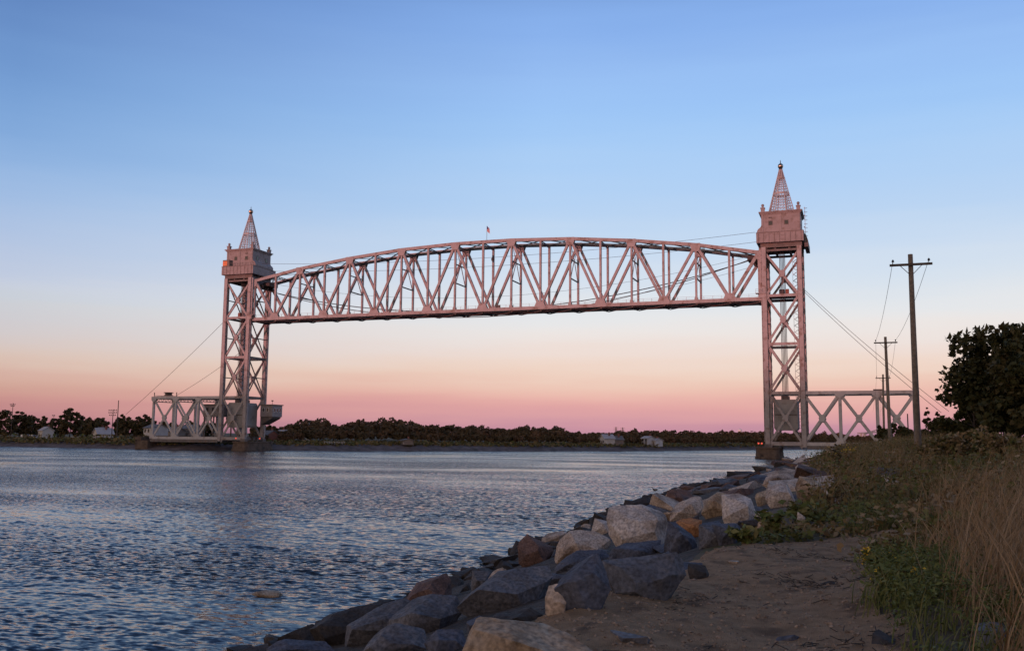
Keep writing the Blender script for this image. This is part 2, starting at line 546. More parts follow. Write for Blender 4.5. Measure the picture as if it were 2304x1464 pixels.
def lamp_mat(name, c, s):
    mt = bpy.data.materials.new(name)
    mt.use_nodes = True
    b = mt.node_tree.nodes['Principled BSDF']
    b.inputs['Base Color'].default_value = (*c, 1)
    b.inputs['Emission Color'].default_value = (*c, 1)
    b.inputs['Emission Strength'].default_value = s
    return mt


REDLAMP = lamp_mat('red_lamp', (1.0, 0.12, 0.07), 0.7)
WARMLAMP = lamp_mat('warm_lamp', (1.0, 0.75, 0.5), 6.0)

# ------------------------------------------------------------------ the lie of the land
NS_Y = [-2000, -300, -270, -240, -228, -199, -180, -165, -150, -109, -38, 28, 100, 250, 500, 4000]
NS_X = [93.5, 93.5, 93.5, 93.4, 92.8, 90.6, 90.2, 92.4, 94.2, 95.7, 98, 101.8, 110, 150, 260, 2600]
CR_Y = [-2000, -262, -256, -252, -246, -235, -215, -190, -150, -100, 0, 100, 300]
CR_X = [102.2, 102.2, 103.0, 103.6, 104.2, 104.3, 104.2, 104.0, 105.0, 106.0, 114.0, 122, 175]
CR_Z = [2.9, 2.9, 2.95, 3.0, 3.1, 3.3, 3.55, 3.75, 3.9, 4.0, 3.7, 4.0, 4.0]
RR_Y = [-2000, -265, -252, -240, -215, -190, -150, 0, 300]
RR_Z = [3.3, 3.3, 3.45, 3.75, 4.15, 4.35, 4.5, 4.5, 5.0]
FAR = [(-2500, 250), (-900, 120), (-330, 45), (-207, 16), (-150, 6), (-122, -3), (-108, -3), (-96, 5), (-82, 8), (-70, 15), (-40, 48),
       (-10.8, 81), (26, 153), (55, 246), (90, 360), (190, 600), (700, 1400), (2500, 4200)]


def far_sd(X, Y):
    """signed distance to the far shore, positive on land"""
    X = np.asarray(X, float)
    Y = np.asarray(Y, float)
    best = np.full(X.shape, 1e9)
    sg = np.zeros(X.shape)
    for (x0, y0), (x1, y1) in zip(FAR[:-1], FAR[1:]):
        dx, dy = x1 - x0, y1 - y0
        L2 = dx * dx + dy * dy
        t = np.clip(((X - x0) * dx + (Y - y0) * dy) / L2, 0, 1)
        px, py = x0 + t * dx, y0 + t * dy
        d = np.hypot(X - px, Y - py)
        s = np.sign(dx * (Y - y0) - dy * (X - x0))
        up_ = d < best
        best = np.where(up_, d, best)
        sg = np.where(up_, s, sg)
    return best * sg


def land(X, Y):
    X = np.asarray(X, float)
    Y = np.asarray(Y, float)
    xs = np.interp(Y, NS_Y, NS_X)
    xc = np.interp(Y, CR_Y, CR_X)
    zc = np.interp(Y, CR_Y, CR_Z)
    zr = np.interp(Y, RR_Y, RR_Z)
    u = X - xs
    w = np.maximum(xc - xs, 1.0)
    near = np.where(u < 0, np.maximum(u * 0.35, -3.0), np.where(u < w, zc * (u / w) ** 0.9, zc + (zr - zc) * np.clip((u - w - 1.8) / 4.0, 0, 1)))
    near = near + np.clip((u - 40) / 400, 0, 1) * 6
    sd_ = far_sd(X, Y)
    far = np.interp(sd_, [-12, 0, 7, 14, 60, 160, 500, 3000], [-3, 0, 2.1, 2.5, 3.2, 4.2, 8, 12])
    h = np.maximum(near, far)
    # unseen hill behind the viewer, towards the setting sun, shaped to shade the low ground
    v = (X - CAM.x) * SUN_DIR.x + (Y - CAM.y) * SUN_DIR.y
    hill = 43.0 * np.exp(-((v - 760.0) / 130.0) ** 2)
    shore = np.interp(v, [380, 560], [-3.0, 4.0])
    h = np.where(v > 300, np.maximum(h, np.maximum(hill, shore)), h)
    return h


def rough(X, Y):
    """small unevenness of the near bank"""
    X = np.asarray(X, float)
    Y = np.asarray(Y, float)
    return (0.04 * np.sin(X * 1.7 + Y * 0.9) + 0.02 * np.sin(X * 3.1 - Y * 2.3 + 1) + 0.012 * np.sin(X * 5.3 + Y * 4.1 + 2)
            + 0.005 * np.sin(X * 11.3 - Y * 9.7) + 0.004 * np.sin(X * 17.0 + Y * 14.0 + 3))


def lerp1(v, xs, ys):
    if v <= xs[0]:
        return ys[0]
    for k in range(1, len(xs)):
        if v <= xs[k]:
            t = (v - xs[k - 1]) / (xs[k] - xs[k - 1])
            return ys[k - 1] + (ys[k] - ys[k - 1]) * t
    return ys[-1]


def ground_z(x, y):
    """height of the near bank only, one point at a time"""
    xs, xc, zc, zr = lerp1(y, NS_Y, NS_X), lerp1(y, CR_Y, CR_X), lerp1(y, CR_Y, CR_Z), lerp1(y, RR_Y, RR_Z)
    u, w = x - xs, max(xc - xs, 1.0)
    if u < 0:
        z = max(u * .35, -3)
    elif u < w:
        z = zc * (u / w) ** .9
    else:
        z = zc + (zr - zc) * min(1, max(0, (u - w - 1.8) / 4))
    return (z + .04 * math.sin(x * 1.7 + y * .9) + .02 * math.sin(x * 3.1 - y * 2.3 + 1) + .012 * math.sin(x * 5.3 + y * 4.1 + 2)
            + .005 * math.sin(x * 11.3 - y * 9.7) + .004 * math.sin(x * 17 + y * 14 + 3))


def hit_ground(x, y):
    """where the line of sight through a photo pixel meets the ground"""
    d = ray(x, y)
    t = 3.0
    while t < 600:
        p = CAM + d * t
        if p.z <= max(0.0, ground_z(p.x, p.y)):
            return p, t
        t += 0.08 if t < 60 else 0.5
    return CAM + d * 600, 600


def steps(parts):
    out = []
    for a, b, s in parts:
        out += list(np.arange(a, b, s))
    out.append(parts[-1][1])
    return np.array(out)


PATH = [(101.2, -262.5), (102.0, -258.6), (102.6, -256.3), (103.15, -252.8), (103.5, -250.6), (104.5, -248.7), (106.0, -247.5), (107.0, -247.0),
        (107.2, -247.6), (106.3, -249.3), (105.8, -251.0), (105.8, -253.0), (105.7, -255.0), (106.1, -258.0), (106.5, -262.5), (106.5, -268), (101.2, -268)]


def in_poly(x, y, poly):
    c = False
    n = len(poly)
    for i in range(n):
        x0, y0 = poly[i]
        x1, y1 = poly[(i + 1) % n]
        if (y0 > y) != (y1 > y) and x < (x1 - x0) * (y - y0) / (y1 - y0) + x0:
            c = not c
    return c


def in_path(x, y, j=0.0):
    k = 0.22 + j
    return in_poly(x + k * noise.noise((x * 1.3, y * 1.3, 0)), y + k * noise.noise((x * 1.3, y * 1.3, 5)), PATH)


gx = steps([(-5000, -1000, 400), (-1000, -400, 40), (-400, 84, 7), (84, 100, 0.4), (100, 109, 0.22), (109, 116, 0.4), (116, 200, 6), (200, 1000, 50), (1000, 6000, 500)])
gy = steps([(-3000, -1500, 300), (-1500, -280, 35), (-280, -270, 1.0), (-270, -240, 0.25), (-240, -205, 0.6), (-205, -120, 2.5), (-120, 300, 7), (300, 1000, 40), (1000, 8000, 500)])
GX, GY = np.meshgrid(gx, gy)
GZ = land(GX, GY) + rough(GX, GY) * ((GX > 84) & (GX < 130) & (GY < -100) & (GY > -290))
for j_ in range(len(gy)):
    if -269 < gy[j_] < -240:
        for i_ in range(len(gx)):
            if 100.5 < gx[i_] < 108 and all(in_path(gx[i_] + a_, gy[j_] + b_) for a_, b_ in ((.3, 0), (-.3, 0), (0, .35), (0, -.35))):
                GZ[j_, i_] -= 0.08
nv = len(gx)
idx = np.arange(len(gx) * len(gy)).reshape(len(gy), len(gx))
q = np.stack([idx[:-1, :-1], idx[:-1, 1:], idx[1:, 1:], idx[1:, :-1]], -1).reshape(-1, 4)
me = bpy.data.meshes.new('ground')
me.from_pydata(np.stack([GX, GY, GZ], -1).reshape(-1, 3).tolist(), [], q.tolist())
me.polygons.foreach_set('use_smooth', [True] * len(me.polygons))
me.materials.append(SOIL)
me.materials.append(RIPRAP)
cxm = (GX[:-1, :-1] + GX[1:, 1:]) / 2
cym = (GY[:-1, :-1] + GY[1:, 1:]) / 2
fs_d = far_sd(cxm, cym)
me.materials.append(RUBBLE)
mi = ((fs_d > -15) & (fs_d < 17) & (cxm < 400)).astype(np.int32)
un = cxm - np.interp(cym, NS_Y, NS_X)
mi = np.where((un > -12) & (cxm < np.interp(cym, CR_Y, CR_X) - .5) & (cym < 60) & (cym > -400), 2, mi)
me.polygons.foreach_set('material_index', mi.astype(np.int32).ravel())
tag(link('ground', me, None), kind='structure')

# far bank and tidal riprap tone come from the soil material; path: a sheet of trodden sand over the soil
px_ = np.arange(100.2, 108.5, 0.11)
py_ = np.arange(-268, -241, 0.11)
PX, PY = np.meshgrid(px_, py_)
PZ = land(PX, PY) + rough(PX, PY) + 0.016
bumpy = np.array([noise.fractal((x * 1.9, y * 1.9, 3.0), 1.0, 2.1, 4) for x, y in zip(PX.ravel(), PY.ravel())]).reshape(PX.shape)
PZ = PZ + np.clip(bumpy, -0.3, 1.2) * 0.007 + 0.006
pid = np.arange(PX.size).reshape(PX.shape)
pf = []
for a in range(len(py_) - 1):
    for b in range(len(px_) - 1):
        if in_path(PX[a, b], PY[a, b]):
            pf.append((int(pid[a, b]), int(pid[a, b + 1]), int(pid[a + 1, b + 1]), int(pid[a + 1, b])))
me = bpy.data.meshes.new('path')
me.from_pydata(np.stack([PX, PY, PZ], -1).reshape(-1, 3).tolist(), [], pf)
bm = bmesh.new()
bm.from_mesh(me)
bmesh.ops.delete(bm, geom=[v for v in bm.verts if not v.link_faces], context='VERTS')
bm.to_mesh(me)
bm.free()
me.polygons.foreach_set('use_smooth', [True] * len(me.polygons))
tag(link('path', me, SAND), kind='structure')

# ------------------------------------------------------------------ water
def build_water():
    h = CAM.z
    rs = [3.0]
    while rs[-1] < 900:
        r = rs[-1]
        rs.append(r + max(0.11, r * r / 15000.0))
    rs += [1300, 2000, 4000]
    rs = np.array(rs)
    az = np.radians(np.concatenate([np.linspace(-160, -56, 60)[:-1], np.linspace(-56, 20, 820), np.linspace(20, 110, 40)[1:]]))
    RR, AZ = np.meshgrid(rs, az, indexing='ij')
    X = CAM.x + RR * np.sin(AZ)
    Y = CAM.y + RR * np.cos(AZ)
    dr = np.gradient(rs)[:, None] * np.ones_like(AZ)
    dr = np.maximum(dr, RR * math.radians(76.0 / 820))
    Z = np.zeros_like(X)
    rn = np.random.RandomState(4)
    patch = 0.5 + 0.5 * np.sin(X * 0.031 + 0.7 * np.sin(Y * 0.05) + 1.0) * np.sin(Y * 0.043 + 0.9 * np.sin(X * 0.04) + 0.5)
    for k in range(64):
        lam = 0.28 * (5.0 / 0.28) ** ((k + rn.rand()) / 64.0)
        th = math.radians(70) + rn.randn() * 0.55
        amp = 0.0037 * lam ** 0.5
        kx, ky = math.cos(th) * 2 * math.pi / lam, math.sin(th) * 2 * math.pi / lam
        ph = X * kx + Y * ky + rn.rand() * 6.28 + 0.6 * np.sin(X * 0.11 + k) + 0.6 * np.sin(Y * 0.09 + 2 * k)
        keep = np.clip((lam / dr - 2.0) / 2.0, 0, 1)
        s = 0.5 + 0.5 * np.sin(ph)
        Z += amp * keep * (0.45 + 0.75 * patch) * (2 * (1 - np.abs(np.sin(ph / 2))) - 0.73 if k % 2 else 2 * s - 1)
    V = np.stack([X, Y, Z], -1).reshape(-1, 3)
    n0, n1 = X.shape
    ii = np.arange(n0 * n1).reshape(n0, n1)
    Q = np.stack([ii[:-1, :-1], ii[1:, :-1], ii[1:, 1:], ii[:-1, 1:]], -1).reshape(-1, 4)
    me = bpy.data.meshes.new('water')
    me.vertices.add(len(V))
    me.vertices.foreach_set('co', V.astype(np.float32).ravel())
    me.loops.add(Q.size)
    me.loops.foreach_set('vertex_index', Q.astype(np.int32).ravel())
    me.polygons.add(len(Q))
    me.polygons.foreach_set('loop_start', np.arange(0, Q.size, 4, dtype=np.int32))
    me.polygons.foreach_set('loop_total', np.full(len(Q), 4, dtype=np.int32))
    me.polygons.foreach_set('use_smooth', np.ones(len(Q), dtype=bool))
    me.update(calc_edges=True)
    mt = bpy.data.materials.new('canal_water')
    mt.use_nodes = True
    nt = mt.node_tree
    b = nt.nodes['Principled BSDF']
    b.inputs['Base Color'].default_value = (0.008, 0.011, 0.015, 1)
    b.inputs['Roughness'].default_value = 0.06
    b.inputs['IOR'].default_value = 1.333
    geo = nt.nodes.new('ShaderNodeNewGeometry')

    def nz(scale, stretch, detail):
        mp = nt.nodes.new('ShaderNodeMapping')
        mp.inputs['Scale'].default_value = stretch
        mp.inputs['Rotation'].default_value = (0, 0, math.radians(-12))
        nn = nt.nodes.new('ShaderNodeTexNoise')
        nn.inputs['Scale'].default_value = scale
        nn.inputs['Detail'].default_value = detail
        nt.links.new(geo.outputs['Position'], mp.inputs[0])
        nt.links.new(mp.outputs[0], nn.inputs['Vector'])
        return nn
    fine = nz(3.4, (0.8, 1.7, 1.0), 3.0)
    pat = nz(0.028, (0.9, 2.0, 1.0), 5.0)
    sub = nt.nodes.new('ShaderNodeVectorMath')
    sub.operation = 'SUBTRACT'
    sub.inputs[1].default_value = (0.5, 0.5, 0.5)
    nt.links.new(fine.outputs['Color'], sub.inputs[0])
    mr = nt.nodes.new('ShaderNodeMapRange')
    mr.inputs['From Min'].default_value = 0.36
    mr.inputs['From Max'].default_value = 0.62
    mr.inputs['To Min'].default_value = 0.16
    mr.inputs['To Max'].default_value = 1.0
    nt.links.new(pat.outputs['Fac'], mr.inputs['Value'])
    sc = nt.nodes.new('ShaderNodeVectorMath')
    sc.operation = 'SCALE'
    nt.links.new(sub.outputs[0], sc.inputs[0])
    nt.links.new(mr.outputs[0], sc.inputs['Scale'])
    ad = nt.nodes.new('ShaderNodeVectorMath')
    ad.operation = 'ADD'
    bias = nt.nodes.new('ShaderNodeVectorMath')              # normals leaned towards the viewer, so ruffled water reflects the higher, bluer sky
    bias.operation = 'MULTIPLY_ADD'
    bias.inputs[1].default_value = (2.1, 2.1, 2.1)
    bias.inputs[2].default_value = (0.05, -0.125, 0.0)
    nt.links.new(sub.outputs[0], bias.inputs[0])
    nt.links.new(bias.outputs[0], sc.inputs[0])
    nt.links.new(geo.outputs['Normal'], ad.inputs[0])
    nt.links.new(sc.outputs[0], ad.inputs[1])
    no = nt.nodes.new('ShaderNodeVectorMath')
    no.operation = 'NORMALIZE'
    nt.links.new(ad.outputs[0], no.inputs[0])
    nt.links.new(no.outputs[0], b.inputs['Normal'])
    df = nt.nodes.new('ShaderNodeBsdfDiffuse')
    df.inputs['Color'].default_value = (0.012, 0.020, 0.032, 1)
    mxs = nt.nodes.new('ShaderNodeMixShader')
    mxs.inputs[0].default_value = 0.06                      # murk just under the surface
    nt.links.new(b.outputs[0], mxs.inputs[1])
    nt.links.new(df.outputs[0], mxs.inputs[2])
    nt.links.new(mxs.outputs[0], nt.nodes['Material Output'].inputs['Surface'])
    tag(link('water', me, mt), kind='structure')


build_water()

# ------------------------------------------------------------------ the lift bridge
PAN = 9.2
W = 8.59
YN, YF = 0.0, W                       # near and far truss of the lift span
ZB = 43.25
ZU = {0: 56.15, 2: 59.35, 4: 61.75, 6: 63.45, 8: 64.2}
TN, TF = W / 2 - 5.07, W / 2 + 5.07   # near and far legs of the towers
XC, XK = 83.0, 92.35                  # canal-side legs, back legs


def node_x(i):
    return -81.6 if i == 0 else 81.6 if i == 18 else (i - 9) * PAN


def top_z(i):
    if i % 2 == 0:
        return ZU[min(i, 18 - i)]
    x0, x1, x = node_x(i - 1), node_x(i + 1), node_x(i)
    t = (x - x0) / (x1 - x0)
    return ZU[min(i - 1, 19 - i)] * (1 - t) + ZU[min(i + 1, 17 - i)] * t


def gusset(par, x, y, z, pts, th=0.08, m_=STEEL, name='gusset_plate'):
    for s in (-1, 1):
        MB().prism_y([(x + a, z + b) for a, b in pts], y + s * 0.5 - th / 2 + s * 0.003, y + s * 0.5 + th / 2 + s * 0.003).build(name, m_, par)


def lift_span():
    par = empty('lift_span', (0, W / 2, ZB), 'raised steel lift span with arched top chord hung between the two towers', 'bridge span')
    for y in (YN, YF):
        for i in range(0, 18, 2):
            a, b = node_x(i), node_x(i + 2)
            beam('top_chord', (a, y, top_z(i)), (b, y, top_z(i + 2)), 0.92, 0.95, STEEL, par)
        xs = [-82.25] + [node_x(i) for i in range(1, 18, 2)] + [82.25]
        for a, b in zip(xs[:-1], xs[1:]):
            beam('bottom_chord', (a, y, ZB), (b, y, ZB), 0.92, 1.0, STEEL, par)
        for i in range(0, 18):
            up_i, lo_i = (i, i + 1) if i % 2 == 0 else (i + 1, i)
            w_ = 0.85 if i in (0, 17) else 0.72
            beam('diagonal', (node_x(up_i), y, top_z(up_i)), (node_x(lo_i), y, ZB), 0.74, w_, STEEL, par)
        for i in range(0, 19):
            s = 0.6 if i % 2 else 0.55
            beam('vertical_post', (node_x(i), y, ZB + 0.2), (node_x(i), y, top_z(i) - 0.2), 0.66, s, STEEL, par)
        for i in range(1, 18, 2):
            gusset(par, node_x(i), y, ZB, [(-1.75, 0.3), (-1.05, 1.9), (1.05, 1.9), (1.75, 0.3), (1.75, -0.45), (-1.75, -0.45)])
        for i in range(2, 17, 2):
            z = top_z(i)
            gusset(par, node_x(i), y, z, [(-1.5, -0.3), (-0.95, -1.9), (0.95, -1.9), (1.5, -0.3), (1.3, 0.42), (-1.3, 0.42)])
        for i in (0, 18):
            gusset(par, node_x(i), y, top_z(i), [(-0.8, 0.55), (0.8, 0.55), (0.95, -1.3), (0.3, -2.0), (-0.3, -2.0), (-0.95, -1.3)])
        for i in range(2, 17, 2):
            gusset(par, node_x(i), y, ZB, [(-0.5, 0.4), (-0.38, 1.2), (0.38, 1.2), (0.5, 0.4)])
    # floor: beams under every panel point, stringers, sleepers and rails, walkway with rail on the near side
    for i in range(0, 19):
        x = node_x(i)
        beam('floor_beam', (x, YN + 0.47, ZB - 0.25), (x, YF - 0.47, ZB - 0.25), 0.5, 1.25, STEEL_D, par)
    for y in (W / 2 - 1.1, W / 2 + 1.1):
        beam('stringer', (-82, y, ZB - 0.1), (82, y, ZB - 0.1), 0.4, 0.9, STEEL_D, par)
    d = MB()
    for k in range(272):
        d.box((-81.6 + k * 0.6, W / 2, ZB + 0.47), (0.24, 3.2, 0.22))
    tag(d.build('sleeper', DARK, par), kind='stuff')
    for y in (W / 2 - 0.75, W / 2 + 0.75):
        beam('rail', (-82, y, ZB + 0.66), (82, y, ZB + 0.66), 0.08, 0.15, DARK, par)
    for y in (YN + 0.9, YF - 0.9):
        beam('walkway', (-82, y, ZB + 0.35), (82, y, ZB + 0.35), 0.9, 0.08, STEEL_D, par)
        r = MB()
        yy = y - 0.4 if y < W / 2 else y + 0.4
        for k in range(67):
            r.box((-81.2 + k * 2.46, yy, ZB + 0.95), (0.07, 0.07, 1.1))
        for z in (0.95, 1.48):
            r.beam((-82, yy, ZB + z), (82, yy, ZB + z), 0.045, 0.045)
        r.build('walkway_railing', STEEL, par)
    # bottom laterals
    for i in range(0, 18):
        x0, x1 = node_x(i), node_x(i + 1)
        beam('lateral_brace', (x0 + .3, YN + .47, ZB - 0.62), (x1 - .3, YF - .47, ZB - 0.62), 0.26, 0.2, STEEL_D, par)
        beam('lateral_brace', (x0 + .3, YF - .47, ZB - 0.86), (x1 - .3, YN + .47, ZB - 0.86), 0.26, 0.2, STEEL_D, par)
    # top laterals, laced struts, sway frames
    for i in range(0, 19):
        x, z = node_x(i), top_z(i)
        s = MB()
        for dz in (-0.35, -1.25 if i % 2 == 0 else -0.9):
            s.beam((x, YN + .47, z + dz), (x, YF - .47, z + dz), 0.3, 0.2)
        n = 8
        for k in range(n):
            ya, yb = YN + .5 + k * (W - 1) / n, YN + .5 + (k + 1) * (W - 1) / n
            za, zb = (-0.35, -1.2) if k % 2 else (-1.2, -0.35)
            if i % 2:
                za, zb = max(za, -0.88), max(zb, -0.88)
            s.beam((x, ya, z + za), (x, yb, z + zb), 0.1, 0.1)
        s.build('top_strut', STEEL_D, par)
    for i in range(0, 18):
        x0, x1, z0, z1 = node_x(i), node_x(i + 1), top_z(i), top_z(i + 1)
        for dz, ya, yb in ((0.05, YN, YF), (-0.25, YF, YN)):
            sg = 1 if yb > ya else -1
            s = MB()
            A, B = Vector((x0 + .2, ya + sg * .47, z0 + dz)), Vector((x1 - .2, yb - sg * .47, z1 + dz))
            for o in (-0.25, 0.25):
                s.beam(A + Vector((o, 0, 0)), B + Vector((o, 0, 0)), 0.09, 0.16)
            for k in range(14):
                t0, t1 = k / 14, (k + 1) / 14
                o = 0.25 if k % 2 else -0.25
                s.beam(A.lerp(B, t0) + Vector((o, 0, 0)), A.lerp(B, t1) + Vector((-o, 0, 0)), 0.06, 0.06)
            s.build('top_lateral_brace', STEEL_D, par)
    # service walk and rail along the far top chord
    r = MB()
    for i in range(0, 18):
        r.beam((node_x(i), YF - 1.2, top_z(i) - 0.35), (node_x(i + 1), YF - 1.2, top_z(i + 1) - 0.35), 0.7, 0.3)
    r.build('top_catwalk', STEEL_D, par)
    for i in range(2, 17, 2):
        x, z = node_x(i), top_z(i)
        hgt = z - ZB
        za, zb = ZB + hgt * 0.70, ZB + hgt * 0.42
        beam('sway_strut', (x, YN + .34, za), (x, YF - .34, za), 0.26, 0.3, STEEL_D, par)
        beam('sway_strut', (x, YN + .34, zb), (x, YF - .34, zb), 0.26, 0.34, STEEL_D, par)
        for yy in (YN + 0.6, YF - 0.6):
            s = MB()
            A, B = Vector((x, W / 2 + (0.35 if yy > W / 2 else -0.35), za - 0.15)), Vector((x, yy, zb + 0.15))
            for o in (-0.16, 0.16):
                s.beam(A + Vector((0, o, 0)), B + Vector((0, o, 0)), 0.12, 0.09)
            for k in range(10):
                o = 0.16 if k % 2 else -0.16
                s.beam(A.lerp(B, k / 10) + Vector((0, o, 0)), A.lerp(B, (k + 1) / 10) + Vector((0, -o, 0)), 0.05, 0.05)
            s.build('sway_brace', STEEL, par)
            s = MB()
            s.beam((x, W / 2, za + 0.15), (x, yy, z - 1.3), 0.14, 0.14)
            s.build('sway_brace', STEEL, par)
    # lifting girders and sheave gear at the ends
    for sx in (-1, 1):
        MB().box((sx * 81.6, W / 2, 54.9), (1.0, W - 1.1, 1.9)).build('lifting_girder', STEEL_D, par)
        for y in (1.6, W / 2, W - 1.6):
            g = MB()
            g.lathe((0, 0, 0), [(0.75, -0.25), (0.85, -0.25), (0.85, 0.25), (0.75, 0.25)], 14)
            g.v = [(sx * 80.3 + a, y + c, 54.3 + b) for a, b, c in g.v]
            g.build('rope_sheave', DARK, par)
        MB().box((sx * 79.4, W / 2 + 1.2, 55.4), (2.4, 5.0, 1.2)).build('gear_box', DARK, par)
    # lamp at mid-span: lantern under the far top chord, marker under the near bottom chord
    l = MB().lathe((0.2, YF - 0.9, 59.6), [(0.1, 0), (0.5, 0.25), (0.55, 0.9), (0.28, 1.3), (0.28, 1.9)], 10).build('lantern', DARK, par)
    MB().lathe((0.2, YF - 0.9, 59.35), [(0.05, 0), (0.32, 0.1), (0.32, 0.26)], 8).build('lens', WHITE, l)
    MB().beam((0.2, YF - 0.9, 61.4), (0.2, YF - 0.9, 63.7), 0.1, 0.1).build('hanger', DARK, par)
    for x in (0.0, 14.6):
        MB().lathe((x, YN, ZB - 1.15), [(0.06, 0), (0.22, 0.1), (0.24, 0.5), (0.08, 0.66)], 8).build('marker_lamp', DARK, par)
    MB().box((4.8, YN + .9, ZB + 1.0), (1.1, 0.5, 0.9)).build('equipment_box', DARK, par)
    # flag staff on the top chord
    st = MB().tube([(-0.6, W / 2, 64.2), (-0.6, W / 2, 70.2)], 0.06, 6).build('flag_staff', STEEL_D, par)
    MB().beam((-0.6, YN, 64.28), (-0.6, YF, 64.28), 0.2, 0.16).build('staff_bracket', STEEL_D, st)
    cols, rows = 10, 8
    vs_, fs_ = [], []
    for j in range(rows + 1):
        for i in range(cols + 1):
            s, t = i / cols, j / rows
            vs_.append((-0.55 + 1.1 * s * (0.75 + 0.25 * t), W / 2 + 0.22 * math.sin(s * 9 + t * 2) * s, 70.1 - 1.75 * t - 1.15 * s * s + 0.12 * math.sin(s * 7 + 2)))
    for j in range(rows):
        for i in range(cols):
            a = j * (cols + 1) + i
            fs_.append((a, a + 1, a + cols + 2, a + cols + 1))
    fl = MB()
    fl.add(vs_, fs_)
    fo = fl.build('flag', FLAG_M, par, smooth=True)
    fo.data.materials.append(FLAG_B)
    fo.data.materials.append(WHITE)
    for p_ in fo.data.polygons:
        j, i = divmod(p_.index, cols)
        p_.material_index = 1 if (j < 4 and i < 4) else (2 if j % 2 else 0)


def leg_lacing(par, x, y, z0, z1, face, m_):
    """zig-zag lacing bars on one face of a leg"""
    l = MB()
    n = int((z1 - z0) / 0.95)
    for k in range(n):
        za, zb = z0 + (z1 - z0) * k / n, z0 + (z1 - z0) * (k + 1) / n
        s = 0.48 if k % 2 else -0.48
        if face in 'xX':
            xx = x + (0.68 if face == 'X' else -0.68)
            l.beam((xx, y - s, za), (xx, y + s, zb), 0.05, 0.13, up=(1, 0, 0))
        else:
            yy = y + (0.68 if face == 'Y' else -0.68)
            l.beam((x - s, yy, za), (x + s, yy, zb), 0.13, 0.05, up=(0, 1, 0))
    return l.build('lacing', m_, par)


